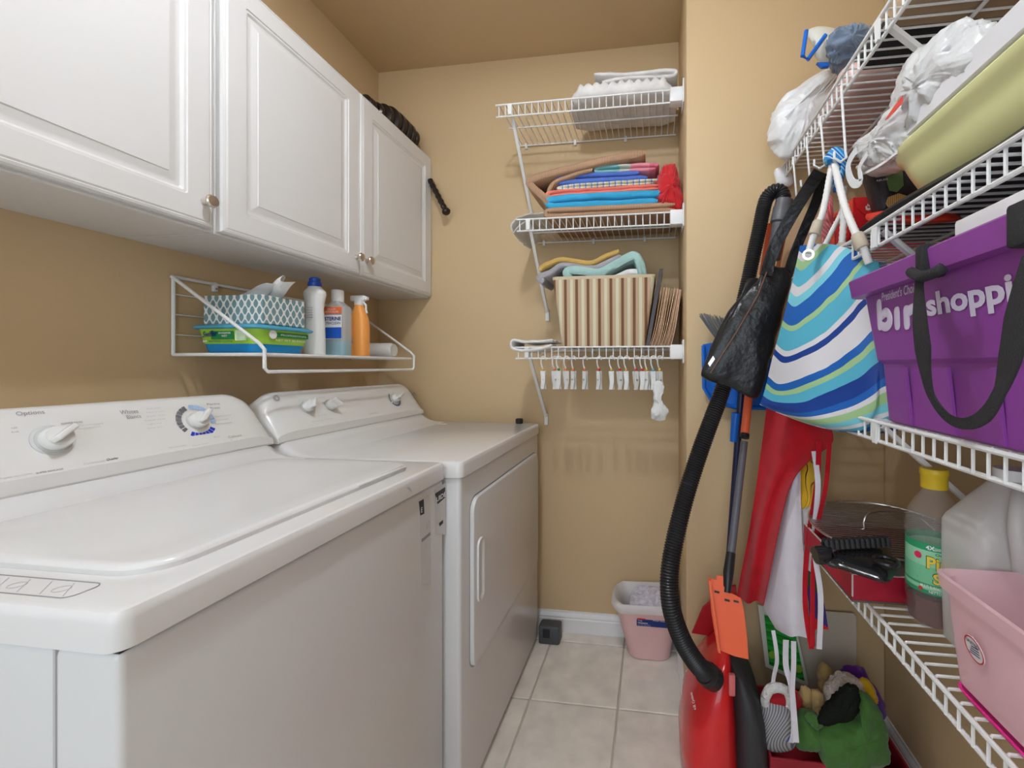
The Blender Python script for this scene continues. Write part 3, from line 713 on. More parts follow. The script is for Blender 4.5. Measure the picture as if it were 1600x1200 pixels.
back_shelf('topmost white wire shelf on the back wall, holding white bath linen', -.586, 2.143, .055, .33)
back_shelf('second white wire shelf on the back wall, holding the coloured towels', -.505, 1.709, .045, .33)
back_shelf('lowest white wire shelf on the back wall, holding the striped basket', -.510, 1.232, .045, .31)
def right_shelf(label, z, y_far, y_near, braces=()):
    return wire_shelf(label, (XR, y_far, 0), (0, -1, 0), (-1, 0, 0), y_far - y_near, .31, z, lip=.036, group='white wire shelves on the right wall', braces=[y_far - b_ for b_ in braces], brace_drop=.30, r_w=.0023, r_r=.0036)
right_shelf('topmost wire shelf on the right wall, full of plastic bags', 1.782, YP - .01, .15, (.83, .35))
right_shelf('wire shelf on the right wall under the yellow basin', 1.416, YP - .01, .15, (.84,))
right_shelf('wire shelf on the right wall under the purple bin', 1.062, YP - .01, .15, (.84,))
right_shelf('lowest wire shelf on the right wall, under the bottle and red box', .715, YP - .01, .15, ())
# white wire hooks hanging from the top right shelf
for i, (ha, hb_, lab) in enumerate([((1318, 130), (1336, 222), 'longest white wire hook under the top right shelf'), ((1285, 195), (1300, 236), 'white wire hook carrying the striped tote bag'),
                     ((1263, 222), (1280, 266), 'white wire hook carrying the black bag'), ((1242, 252), (1257, 290), 'white wire hook between the black bag and the wall corner')]):
    t = P(*ha, x=.395); t.z = 1.744; e = P(*hb_, x=.40); e.y = t.y - .01
    e = Vector((.405, t.y, P(*hb_, x=.40).z))
    MB().tube([t + Vector((.012, 0, .0)), t + Vector((.006, 0, .008)), t + Vector((-.004, 0, .004)), t + Vector((-.004, 0, -.006)), e + Vector((-.006, 0, 0)), e + Vector((-.004, 0, -.012)), e + Vector((-.016, 0, -.020)), e + Vector((-.028, 0, -.012)), e + Vector((-.028, 0, .002))], .0028, 8).build('wire_hook', WIRE)
    tag(bpy.data.objects['wire_hook' if i == 0 else 'wire_hook.%03d' % i], lab, 'hook', 'white wire hooks')

# ------------------------------------------------------------------ soft goods helpers
def smooth_path(pts, per=6):
    pts = [Vector(p) for p in pts]; out = []; m = len(pts)
    for i in range(m - 1):
        p0 = pts[max(i - 1, 0)]; p1 = pts[i]; p2 = pts[i + 1]; p3 = pts[min(i + 2, m - 1)]
        for k in range(per):
            t = k / per
            out.append(.5 * ((2 * p1) + (p2 - p0) * t + (2 * p0 - 5 * p1 + 4 * p2 - p3) * t * t + (3 * p1 - p0 - 3 * p2 + p3) * t ** 3))
    out.append(pts[-1]); return out
def sheet(mb, path, y0, y1, t, amp=.002, fs=25, seed=0, ny=8):
    """thick cloth: centre line in the xz plane, extruded from y0 to y1"""
    c = smooth_path([Vector((p[0], 0, p[1])) for p in path]); m = len(c); top = []; bot = []
    for i in range(m):
        a = c[max(i - 1, 0)]; b = c[min(i + 1, m - 1)]; d = (b - a).normalized(); n = Vector((-d.z, 0, d.x))
        e = 1 if 0 < i < m - 1 else .35
        top.append(c[i] + n * t / 2 * e); bot.append(c[i] - n * t / 2 * e)
    prof = top + bot[::-1]; cen = c + c[::-1]; rings = []
    for j in range(ny + 1):
        v = j / ny; y = y0 + (y1 - y0) * v; e = .45 if j in (0, ny) else (.9 if j in (1, ny - 1) else 1)
        if j == 1: y = y0 + min(.004, (y1 - y0) * .1)
        if j == ny - 1: y = y1 - min(.004, (y1 - y0) * .1)
        R_ = []
        for q, g in zip(prof, cen):
            w = g + (q - g) * e + Vector((0, y, 0))
            w += Vector((N(w * fs + Vector((seed, 0, 0))), N(w * fs + Vector((0, seed, 3))), N(w * fs + Vector((7, 0, seed))))) * amp
            R_.append(w)
        rings.append(R_)
    mb.loft(rings); return mb
def drape(mb, L, R_, yf, folds=3, amp=.006, thick=.0022, nu=26, nv=26, seed=0, uvs=False):
    """hanging cloth between a left and a right edge (photo pixels, top to bottom) at distance yf(px)"""
    L3 = smooth_path([P(a, b, y=yf(a)) for a, b in L], 5); R3 = smooth_path([P(a, b, y=yf(a)) for a, b in R_], 5)
    def at(S, v):
        f = v * (len(S) - 1); i = min(int(f), len(S) - 2); return S[i].lerp(S[i + 1], f - i)
    def fn(u, v):
        p = at(L3, v).lerp(at(R3, v), u); w = math.sin(u * folds * 2 * math.pi + seed + 1.3 * N((u * 2, v * 2, seed)))
        return p + Vector((.2 * amp * w, amp * w * (.5 + .5 * v) + amp * .8 * N((u * 3, v * 3, seed)), 0))
    return mb.grid(fn, nu, nv, thick, uvs)
def ribbon(mb, pts, width, side, thick=.002, per=5):
    c = smooth_path(pts, per); m = len(c); W = width if isinstance(width, list) else [width] * len(pts)
    rings = []
    for i in range(m):
        f = i / (m - 1) * (len(W) - 1); k = min(int(f), len(W) - 2); w = W[k] + (W[k + 1] - W[k]) * (f - k)
        d = (c[min(i + 1, m - 1)] - c[max(i - 1, 0)]).normalized(); s = Vector(side); n = (s - d * s.dot(d)).normalized(); b = d.cross(n)
        rings.append([c[i] + b * w / 2 + n * thick / 2, c[i] - b * w / 2 + n * thick / 2, c[i] - b * w / 2 - n * thick / 2, c[i] + b * w / 2 - n * thick / 2])
    return mb.loft(rings)
def cloth(name, col, rough=.95, bump=.6, bscale=350, bdist=.002, var=.08, vscale=30):
    return mat(name, col, rough, bump=bump, bscale=bscale, bdist=bdist, var=var, vscale=vscale, sheen=.2, spec=.2)
def pile(px, py, y=1.58): q = P(px, py, y=y); return (q.x, q.z)

# ------------------------------------------------------------------ back shelves: white linen on top
WHT = cloth('white_terry', (.78, .76, .74)); 
S1 = 2.1455
b = MB(); rings = []
xa, xb = -.315, .085
for i in range(61):
    u = i / 60; x = xa + (xb - xa) * u
    e = min(1, (min(u, 1 - u) / .12)) ** .5 if 0 < u < 1 else .02
    pl = .80 + .20 * abs(math.sin(u * 13 * math.pi))
    R_ = []
    for k in range(28):
        a = 2 * math.pi * k / 28; ca, sa = math.cos(a), math.sin(a)
        yy = 1.685 + math.copysign(abs(ca) ** .6, ca) * .125 * (.55 + .45 * e) * (.93 + .07 * pl)
        zz = S1 + .040 * e * pl + math.copysign(abs(sa) ** .7, sa) * .040 * max(.05, e) * pl
        w = Vector((x, yy, zz)); w.z += .006 * N(w * 14) * e; w.z = max(w.z, S1)
        R_.append(w)
    rings.append(R_)
o = tag(b.loft(rings).build('pleated_linen', WHT, smooth=60), 'bundle of white pleated linen lying on the topmost back shelf', 'linen')
b = MB(); sheet(b, [(-.19, S1 + .085), (-.10, S1 + .094), (.0, S1 + .088), (.07, S1 + .086), (.085, S1 + .097), (.06, S1 + .108), (-.08, S1 + .108), (-.22, S1 + .118)], 1.60, 1.80, .014, .003)
tag(b.build('towel', WHT, smooth=60), 'white folded towel on top of the pleated white linen', 'towel')

# second shelf: stack of towels
S2 = 1.7115
def towel(label, path, y0, y1, t, m, name='towel', amp=.002, seed=0, cat='towel', group='towels and cloths on the second back shelf', fs=25):
    b = MB(); sheet(b, path, y0, y1, t, amp, fs, seed); return tag(b.build(name, m, smooth=60), label, cat, group)
BEI = bands('beige_ribbed', [(0, srgb(190, 155, 125)), (.55, srgb(150, 115, 90))], 'Object', 0, 180, .95)
x9 = XP - .02
z_ = S2 + .012
towel('flat beige ribbed bath mat at the bottom of the towel stack', [(x9 - .01, z_ + .001), (-.15, z_), (-.37, z_), (-.395, z_ + .011), (-.37, z_ + .022), (-.15, z_ + .021), (x9 - .01, z_ + .021)], 1.565, 1.82, .019, BEI, 'bath_mat', .001, 1, 'bath mat')
TQ = cloth('turquoise_terry', srgb(60, 165, 210), bdist=.003)
z_ = S2 + .050
towel('turquoise terry towel near the bottom of the stack', [(.02, z_), (-.15, z_ - .001), (-.30, z_ + .001), (-.372, z_ + .004), (-.392, z_ + .016), (-.37, z_ + .029), (-.25, z_ + .031), (-.05, z_ + .029), (.055, z_ + .027), (.068, z_ + .017), (.05, z_ + .005)], 1.57, 1.81, .026, TQ, amp=.004, seed=2)
CO = cloth('coral_cotton', srgb(238, 130, 115)); z_ = S2 + .098
towel('coral folded cotton cloth on the turquoise towel', [(.03, z_), (-.2, z_), (-.37, z_ - .004), (-.405, z_ - .018), (-.39, z_ + .008), (-.30, z_ + .011), (-.1, z_ + .012), (.02, z_ + .013)], 1.58, 1.80, .012, CO, 'folded_cloth', .003, 3, 'cloth')
STR = bands('yellow_white_stripes', [(0, srgb(215, 210, 200)), (.4, srgb(215, 200, 150)), (.6, srgb(200, 205, 205)), (.8, srgb(120, 150, 185))], 'Object', 0, 45, .95)
z_ = S2 + .121
towel('white and yellow striped cloth above the coral one', [(0, z_), (-.15, z_), (-.27, z_ - .001), (-.345, z_ - .002), (-.352, z_ + .005), (-.27, z_ + .011), (-.12, z_ + .012), (.02, z_ + .012), (.045, z_ + .006)], 1.585, 1.80, .010, STR, 'folded_cloth', .002, 4, 'cloth')
BL = cloth('blue_terry', srgb(85, 115, 195), bdist=.003); z_ = S2 + .147
towel('royal blue terry towel under the tilted beige mat', [(-.02, z_), (-.15, z_), (-.28, z_), (-.345, z_ - .001), (-.358, z_ + .012), (-.33, z_ + .023), (-.2, z_ + .022), (-.05, z_ + .018)], 1.59, 1.80, .018, BL, amp=.003, seed=5)
TP = bands('teal_pink_print', [(0, srgb(125, 180, 185)), (.45, srgb(190, 195, 185)), (.62, srgb(225, 145, 160)), (.9, srgb(215, 120, 140))], 'Generated', 0, 1, .9, warp=.12); z_ = S2 + .176
towel('small teal and pink printed cloth on the blue towel', [(.01, z_), (-.1, z_), (-.20, z_ + .002), (-.212, z_ + .010), (-.19, z_ + .018), (-.1, z_ + .019), (-.0, z_ + .017), (.02, z_ + .009)], 1.59, 1.76, .013, TP, 'folded_cloth', .003, 6, 'cloth')
towel('beige ribbed bath mat folded over and tilted on top of the towels', [pile(1008, 240), pile(960, 248), pile(900, 262), pile(850, 275), pile(828, 284), pile(832, 292), pile(846, 305), pile(858, 318)], 1.57, 1.82, .030, BEI, 'bath_mat', .002, 7, 'bath mat')
towel('second layer', [pile(926, 264), pile(912, 267), pile(892, 273), pile(866, 284), pile(857, 298), pile(856, 312)], 1.58, 1.80, .016, BEI, 'bath_mat_fold', .002, 8, 'bath mat')
bm_ = bpy.data.objects['bath_mat.001']; bf = bpy.data.objects['bath_mat_fold']
bf.parent = bm_; bf.location = bf.location - bm_.location
for k in ('label', 'category', 'group'): del bf[k]
RED = cloth('red_cotton', srgb(205, 45, 50), bump=.2)
b = MB(); b.puff([P(*q, y=1.62) for q in [(1028, 318), (1026, 280), (1036, 250), (1050, 246), (1058, 262), (1064, 290), (1065, 318), (1048, 322)]], (0, .14, 0), .5, 12, .008, 30, 110, ridge=.006)
o = tag(b.build('red_shirt', RED, smooth=70), 'bright red crumpled cloth bundle at the right end of the second back shelf', 'cloth')
o.location.z = S2
LACE = mat('white_lace', (.80, .78, .74), .8, alpha=.75, bump=.8, bscale=150, bdist=.002)
b = MB(); sheet(b, [pile(862, 336), pile(845, 334), pile(826, 337), pile(812, 341), pile(802, 350), pile(799, 360), pile(804, 364), pile(812, 354), pile(825, 346)], 1.57, 1.80, .006, .006, 40, 3)
tag(b.build('lace_cloth', LACE, smooth=70), 'white lace cloth hanging over the left end of the second back shelf', 'cloth')

# third shelf: striped basket with towels
S3 = 1.2345
def basket_mat():
    return bands('basket_stripes', [(0, srgb(200, 160, 140)), (.13, srgb(190, 172, 135)), (.30, srgb(215, 208, 185)), (.55, srgb(195, 180, 140)), (.66, srgb(200, 160, 138)), (.76, srgb(120, 92, 60))], 'Object', 0, 1 / .0425, .9, bump=.3)
bk = thing('basket', 'striped beige and brown fabric basket on the lowest back shelf', 'basket', (-.19, 1.68, S3))
t0 = pile(862, 434, 1.56); t1 = pile(1024, 425, 1.56); b0 = pile(876, 537, 1.56); b1 = pile(1008, 537, 1.56)
def brr(z, ins=0):
    f = (z - S3) / (t0[1] - S3); xl = b0[0] + (t0[0] - b0[0]) * f; xr = b1[0] + (t1[0] - b1[0]) * f
    return rrect(xl + ins, xr - ins, 1.575 - .012 * f + ins, 1.79 + .012 * f - ins, z, .016, 4)
ztop = t0[1]
MB().loft([brr(S3), brr(S3 + .003), brr((S3 + ztop) / 2), brr(ztop), brr(ztop + .003, .003), brr(ztop, .006), brr(S3 + .05, .006), brr(S3 + .012, .006)]).build('basket_body', basket_mat(), bk, smooth=30)
MB().loft([brr(ztop - .008, -.0012), brr(ztop + .003, -.0012), brr(ztop + .005, .004), brr(ztop - .008, .0055)], cap=False).build('rim_hem', mat('basket_hem', srgb(205, 190, 160), .9), bk)
G3 = 'towels in the striped basket'
def tw3(label, path, t, m, y0=1.60, y1=1.76, seed=0): 
    b = MB(); sheet(b, [pile(*p_, y=1.6) for p_ in path], y0, y1, t, .004, 22, seed); return tag(b.build('towel', m, smooth=60), label, 'towel', G3)
tw3('mustard yellow towel on top of the basket', [(842, 422), (850, 415), (872, 406), (900, 408), (925, 410), (950, 398), (968, 391)], .020, cloth('mustard_terry', srgb(200, 165, 95)), seed=1)
tw3('grey towel under the yellow one, hanging over the left of the basket', [(850, 440), (842, 434), (860, 425), (880, 414), (905, 417), (930, 419), (950, 410), (970, 400)], .026, cloth('grey_terry', srgb(165, 162, 168)), seed=2)
tw3('mint green towel folded in the basket', [(890, 440), (888, 424), (910, 424), (935, 428), (960, 415), (990, 400), (1000, 412), (1005, 440)], .034, cloth('mint_terry', srgb(165, 198, 192)), 1.585, 1.74, seed=3)
tw3('white towel at the right front of the basket', [(950, 441), (970, 430), (990, 424), (1008, 432), (1012, 445)], .026, WHT, 1.60, 1.76, seed=4)
b = MB(); sheet(b, [pile(868, 533), pile(850, 534), pile(825, 535), pile(806, 533), pile(806, 545), pile(825, 548), pile(850, 545), pile(866, 540)], 1.54, 1.70, .011, .003, 30, 3)
tag(b.build('folded_cloth', WHT, smooth=60), 'white cloth folded over the left end of the lowest back shelf', 'cloth')
# brown paper bags leaning, dark frame
KRAFT = mat('kraft_paper', srgb(190, 145, 110), .8); KR2 = mat('kraft_edge', srgb(220, 185, 155), .8)
b = MB(); f0 = P(1012, 530, y=1.60); f1 = P(1032, 420, y=1.60)
b.prism([Vector((f0.x - .008, 1.60, S3)), Vector((f0.x + .006, 1.60, S3)), Vector((f1.x + .010, 1.60, f1.z)), Vector((f1.x - .004, 1.60, f1.z))], (0, .19, 0), .001)
tag(b.build('photo_frame', mat('dark_brown_frame', (.05, .03, .03), .3), smooth=0), 'dark thin flat frame leaning between the basket and the paper bags', 'frame')
first = None
for k in range(14):
    xb_ = f0.x + .008 + k * .0058; xt_ = f1.x + .004 + k * .0062 + (.004 * math.sin(k)); zt_ = P(1040, 449, y=1.58).z - .0008 * k
    xt_ = min(xt_, XP - .008 - (13 - k) * .0015)
    b = MB(); pth = [(xb_, S3 + .001), ((xb_ * .6 + xt_ * .4) + .002, S3 + .07), (xt_, zt_)]
    c = smooth_path([Vector((p[0], 0, p[1])) for p in pth], 4); rings = [[p + Vector((-.0013, 1.575, 0)), p + Vector((.0013, 1.575, 0)), p + Vector((.0013, 1.79, 0)), p + Vector((-.0013, 1.79, 0))] for p in c]
    b.loft(rings)
    tag(b.build('paper_bag', KR2 if k % 2 else KRAFT, smooth=0), 'flat folded brown paper bag standing in the leaning row beside the basket', 'paper bag', 'paper bags beside the basket')

# clips hanging on the lip of the lowest shelf
CLP = mat('clip_plastic', (.80, .80, .78), .3, alpha=.85)
beads = {'yellow': srgb(225, 185, 80), 'orange': srgb(230, 120, 60), 'green': srgb(40, 140, 90), 'red': srgb(215, 50, 50), 'blue': srgb(110, 170, 200)}
cl = [(849, 'yellow', 0), (867, 'orange', 1), (873, 'green', 0), (885, 'orange', 1), (896, 'orange', 2), (914, 'orange', 2), (936, 'red', 2), (956, 'yellow', 0), (969, 'red', 1), (979, 'yellow', 0), (994, 'red', 1), (1004, 'red', 0), (1011, 'yellow', 2), (1021, 'blue', 0), (1031, 'yellow', 1)]
zr = 1.232 - .042; yf_ = YB - .30 + .003
protos = {}
for i, (px, c, kind) in enumerate(cl):
    q = P(px, 580, y=yf_)
    if c not in protos:
        t = thing('hanging_clip', '', 'clip', (q.x, yf_, zr), 'plastic clips hanging from the lowest back shelf')
        hook_pts = [Vector((q.x + dx, yf_ , zr + dz)) for dx, dz in ((.010, -.006), (.009, .002), (.004, .0068), (-.003, .0068), (-.008, .002), (-.009, -.008), (-.008, -.022), (-.003, -.036), (0, -.046))]
        MB().tube(smooth_path(hook_pts, 3), .0027, 6).build('hook', CLP, t)
        MB().sphere((q.x - .001, yf_, zr - .041), .0055, 10).build('bead', mat('bead_' + c, beads[c], .4), t)
        for s_, yy in ((-1, -.006), (1, .004)):
            b = MB(); z1 = zr - .048; pr = [(-.010 + (.002 if s_ < 0 else -.003), z1), (.008, z1 + .002), (.0075, z1 - .040), (.010, z1 - .066), (-.003, z1 - .066), (-.009, z1 - .04)]
            b.prism([Vector((q.x + a_ * s_, yf_ + yy, z)) for a_, z in pr], (0, .004, 0), .001); b.build('jaw', CLP, t)
        MB().tube([Vector((q.x, yf_ - .009, zr - .078)), Vector((q.x, yf_ + .010, zr - .078))], .003, 8).build('spring', NICKEL, t)
        protos[c] = t; new = t
    else: new = dup(protos[c], (q.x - protos[c].location.x, 0, 0))
    new.rotation_euler.z = (0, .5, -.6)[kind] * .9
    new['label'] = 'white clip with a %s bead, %s on the lowest back shelf' % (c, ['leftmost', 'second from the left', 'third from the left', 'fourth from the left', 'fifth from the left', 'sixth from the left', 'seventh from the left', 'eighth from the left', 'ninth from the left', 'tenth from the left', 'fifth from the right', 'fourth from the right', 'third from the right', 'second from the right', 'rightmost'][i])
BAGP = mat('white_film', (.82, .82, .81), .22, alpha=.88, bump=1, bscale=22, bdist=.008)
b = MB(); b.puff([P(*q_, y=1.545) for q_ in [(1022, 598), (1038, 600), (1034, 622), (1044, 640), (1040, 655), (1026, 658), (1017, 648), (1022, 628)]], (0, .02, 0), .5, 5, .008, 60, 64)
tag(b.build('plastic_strip', BAGP, smooth=70), 'crumpled clear plastic strip hanging under the rightmost clips', 'plastic')

# ------------------------------------------------------------------ pink waste bin
PINK = mat('pink_plastic', srgb(232, 190, 188), .4)
wb = thing('waste_bin', 'small pink plastic waste bin with a white bag, in the alcove corner', 'bin', (-.02, 1.74, 0))
def wr(z, ins=0):
    f = z / .235; return rrect(-.098 - .052 * f + ins, .070 + .022 * f - ins, 1.705 - .052 * f + ins, 1.80 + .018 * f - ins, z, .045 - ins * .5, 6)
MB().loft([wr(0, .006), wr(.004, .001), wr(.12), wr(.218), wr(.219, -.007), wr(.236, -.007), wr(.238, -.002), wr(.232, .003), wr(.12, .004), wr(.01, .006)]).build('bin_body', PINK, wb, smooth=40)
b = MB(); rings = []
for z, ins, am in ((.212, -.010, .006), (.222, -.013, .006), (.238, -.012, .006), (.248, -.006, .004), (.246, .002, .004), (.20, .012, .003), (.12, .014, .003)):
    R_ = []
    for p in (wr(.235, ins) if ins < .005 else wr(z, ins)):
        w = Vector((p.x, p.y, z)); R_.append(w + Vector((0, 0, N(w * 28) * am * 2.6 + (.012 * N(Vector((w.x, w.y, 0)) * 12) if z < .22 and ins < 0 else 0))) + Vector((N(w * 35), N(w * 35 + Vector((3, 3, 3))), 0)) * .008)
    rings.append(R_)
b.loft(rings, cap=False).build('bin_liner', mat('liner_film', (.82, .80, .79), .3, alpha=.8, bump=.6, bscale=60, bdist=.003), wb, smooth=60)
q = [P(998, 955, y=1.676), P(1060, 960, y=1.676)]
lb = MB().box(-.062, .055, 1.664, 1.690, .158, .196, .001, 1).build('label', NAVY, wb, smooth=0)
MB().box(-.060, -.028, 1.6632, 1.6642, .184, .194).build('label_red', mat('label_red', srgb(215, 40, 45), .5), lb, smooth=0)
text('Tidy', (-.058, 1.6635, .176), (1, 0, 0), (0, 0, 1), .018, .006, PW, lb); text('Wastebasket', (-.058, 1.6635, .169), (1, 0, 0), (0, 0, 1), .038, .005, PW, lb, bold=.02)
for k in range(3): text('3.4 L easy clean plastic', (-.058, 1.6635, .1645 - k * .0035), (1, 0, 0), (0, 0, 1), .05, .002, PW, lb)
text('Made easy', (.0, 1.6635, .180), (1, 0, 0), (0, 0, 1), .045, .006, PW, lb)
b = MB(); b.puff([Vector((-.09, 1.69, .225)), Vector((-.02, 1.67, .215)), Vector((.05, 1.69, .225)), Vector((.05, 1.77, .25)), Vector((-.06, 1.78, .255))], (0, 0, .02), .5, 4, .006, 30, 40)
tag(b.build('crumpled_wrapper', mat('wrapper_lilac', srgb(205, 200, 215), .5, bump=.8, bscale=90, bdist=.003, var=.3, vscale=60), smooth=60), 'crumpled lilac printed wrapper inside the pink bin', 'wrapper')

# ------------------------------------------------------------------ vacuum cleaner
VR = mat('vacuum_red', srgb(215, 30, 35), .22, coat=.3); VD = mat('vacuum_grey', (.035, .035, .04), .5); 
va = thing('vacuum_cleaner', 'red and black canister vacuum standing on end with a long ribbed hose', 'vacuum cleaner', (.20, 1.20, 0))
def vring(z, x0, x1, y0, y1, e=2.6):
    cx_, cy_ = (x0 + x1) / 2, (y0 + y1) / 2
    k_ = 1.05
    R_ = [Vector((cx_ + math.copysign(abs(math.cos(a)) ** (2 / e), math.cos(a)) * (x1 - x0) / 2, cy_ + math.copysign(abs(math.sin(a)) ** (2 / e), math.sin(a)) * (y1 - y0) / 2, z)) for a in [2 * math.pi * k / 36 for k in range(36)]]
    return [Vector((p.x * k_, min(p.y * k_, 1.423), max(.004 + z * .3, CAMH - (CAMH - p.z) * k_))) for p in R_]
MB().loft([vring(.02, .085, .22, 1.10, 1.36), vring(.05, .075, .225, 1.09, 1.37), vring(.15, .072, .225, 1.085, 1.37), vring(.24, .085, .22, 1.09, 1.36), vring(.30, .11, .215, 1.10, 1.35), vring(.35, .14, .21, 1.12, 1.33), vring(.385, .17, .207, 1.15, 1.30), vring(.398, .185, .203, 1.18, 1.26)]).build('shell', VR, va, smooth=50)
MB().loft([vring(.02, .20, .285, 1.09, 1.36, 2.4), vring(.05, .20, .296, 1.085, 1.365, 2.4), vring(.17, .20, .297, 1.085, 1.365, 2.4), vring(.26, .20, .290, 1.09, 1.36, 2.4), vring(.32, .198, .272, 1.10, 1.35, 2.4), vring(.365, .196, .25, 1.13, 1.32, 2.4), vring(.385, .195, .225, 1.16, 1.29, 2.4)]).build('side_cover', VD, va, smooth=50)
MB().lathe([(0, 0), (.05, 0), (.05, .015), (0, .015)], frame((.285, 1.28, .055), (0, 1, 0), (0, 0, 1)), 30).build('wheel', BLKM, va)
sock = P(1106, 1054, y=1.17)
dirn = (P(1085, 1035, y=1.09) - sock).normalized(); dirn = Vector((-.55, -.45, .62)).normalized()
side_ = dirn.cross(Vector((0, 0, 1))).normalized()
MB().lathe([(0, -.03), (.030, -.03), (.031, .0), (.028, .004), (.0275, .018), (0, .018)], frame(sock, side_, dirn.cross(side_)) if frame(sock, side_, dirn.cross(side_)).to_3x3().col[2].dot(dirn) > 0 else frame(sock, dirn.cross(side_), side_), 28).build('socket', BLK, va)
hp = [sock, P(1088, 1036, y=1.13), P(1066, 1000, y=1.11), P(1049, 950, y=1.10), P(1046, 900, y=1.11), P(1053, 850, y=1.13), P(1070, 780, y=1.17), P(1092, 710, y=1.21), P(1112, 655, y=1.24), P(1130, 605, y=1.27), P(1148, 530, y=1.29), P(1163, 465, y=1.29), P(1176, 405, y=1.29), P(1186, 360, y=1.29), P(1192, 330, y=1.29), P(1198, 310, y=1.29), P(1209, 299, y=1.285), P(1220, 300, y=1.28), P(1225, 312, y=1.275)]
cpath = smooth_path(hp, 12); 
# resample evenly
D = [0]
for a, b_ in zip(cpath, cpath[1:]): D.append(D[-1] + (b_ - a).length)
L_ = D[-1]; nr = int(L_ / .0068); smp = []
j = 0
for i in range(nr * 4 + 1):
    t = L_ * i / (nr * 4)
    while j < len(D) - 2 and D[j + 1] < t: j += 1
    smp.append(cpath[j].lerp(cpath[j + 1], (t - D[j]) / max(1e-9, D[j + 1] - D[j])))
rad = []
for i in range(len(smp)):
    f = i / len(smp); base = .0245 - .0035 * min(1, max(0, (f - .45) * 3)); rad.append(base * (.86, .95, 1.0, .95)[i % 4])
MB().tube(smp, rad, 14).build('hose', BLK, va, smooth=60)
h0 = P(1226, 313, y=1.272); h1 = P(1208, 405, y=1.27)
b = MB().tube([h0, h0.lerp(h1, .12), h0.lerp(h1, .14), h0.lerp(h1, .38), h0.lerp(h1, .40), h0.lerp(h1, 1)], [.024, .025, .027, .027, .021, .019], 16)
b.build('wand_handle', mat('wand_grey', (.11, .11, .12), .45), va)
# printed marks on the vacuum
q = P(1091, 1085, y=1.14); text('4.0L Cyclonic', q + Vector((-.004, -.012, -.03)), Vector((-.02, 0, .08)), Vector((-.6, 0, -.4)), .045, .008, PW, va)
ribp = P(1145, 1075, y=1.14)
MB().box(ribp.x - .010, ribp.x + .006, 1.136, 1.148, ribp.z - .02, ribp.z + .035, .003, 2).build('vent', mat('vent_pink', srgb(215, 110, 110), .5), va)

# ------------------------------------------------------------------ poles, broom, dust pans
BRS = mat('bristle_grey', (.20, .21, .22), .7); NAVP = mat('navy_pole', srgb(35, 42, 80), .35); GRP = mat('pole_grey', (.12, .12, .14), .35); ORG = mat('orange_plastic', srgb(240, 105, 65), .35); REDP = mat('red_plastic', srgb(175, 25, 35), .4); BLP = mat('blue_plastic', srgb(20, 105, 205), .3)
br = thing('broom', 'upside-down broom with a navy pole and grey bristles behind the black bag', 'broom', P(1138, 890, y=1.38))
MB().tube([P(1137, 905, y=1.385), P(1152, 700, y=1.385), P(1162, 560, y=1.385)], .0105, 14).build('pole', NAVP, br)
MB().tube([P(1150, 645, y=1.37), P(1146, 690, y=1.372)], [.014, .011], 12).build('grip', BLP, br)
hb0 = P(1130, 532, y=1.385); MB().puff([P(1118, 535, y=1.37), P(1140, 518, y=1.37), P(1175, 540, y=1.37), P(1165, 575, y=1.37)], (0, .035, 0), .5, 4, 0).build('broom_head', BLP, br)
b = MB(); random.seed(3)
for k in range(120):
    f = random.random(); a = P(1122 + 22 * f, 536 - 14 * f, y=1.375 + random.uniform(-.014, .014)); e = P(1094 + 48 * f + random.uniform(-3, 3), 491 + 8 * f + random.uniform(-3, 4), y=1.375 + random.uniform(-.018, .018))
    m_ = a.lerp(e, .5) + Vector((.002, 0, -.003)); b.tube([a, m_, e], .0009, 4)
b.build('bristles', BRS, br, kind='stuff')
bd = thing('blue_dustpan', 'bright blue dustpan hanging flat on the wall behind the black bag', 'dustpan', P(1145, 640, y=1.42))
o1 = [P(*q, y=1.425) for q in [(1098, 538), (1150, 530), (1205, 560), (1205, 640), (1150, 640), (1112, 630), (1099, 608)]]
MB().prism(o1, (0, -.006, 0), .002).build('pan', BLP, bd)
MB().tube([P(1099, 540, y=1.412), P(1100, 606, y=1.412), P(1113, 628, y=1.412), P(1152, 637, y=1.412), P(1204, 638, y=1.412)], .006, 8).build('raised_edge', BLP, bd)
mp = thing('orange_dustpan_pole', 'grey pole with an orange grip and an orange flap dustpan at its lower end', 'dustpan', P(1140, 1000, y=1.30))
MB().tube([P(1163, 690, y=1.30), P(1142, 868, y=1.19)], .0105, 14).build('pole', GRP, mp)
MB().tube([P(1176, 560, y=1.38), P(1163, 683, y=1.305)], .0125, 14).build('grip', ORG, mp)
MB().tube([P(1164, 678, y=1.308), P(1163, 684, y=1.303)], .0135, 14).build('collar', BLK, mp)
MB().tube([P(1142, 864, y=1.192), P(1138, 895, y=1.165), P(1136, 926, y=1.145)], [.0125, .014, .009], 12).build('joint', BLK, mp)
pan = [(1106, 903), (1120, 906), (1120, 899), (1130, 901), (1130, 915), (1138, 925), (1148, 930), (1158, 935), (1163, 955), (1168, 1000), (1170, 1031), (1148, 1026), (1121, 1015), (1112, 960)]
def pany(a, b): return P(a, b, y=1.150 - (b - 900) * .0003)
MB().prism([pany(*q) for q in pan], (0, .004, 0), .001).build('flap', ORG, mp)
MB().prism([pany(1106, 903), pany(1110, 904), pany(1125, 1017), pany(1121, 1015)], (0, -.012, 0), .001).build('flap_edge', ORG, mp)
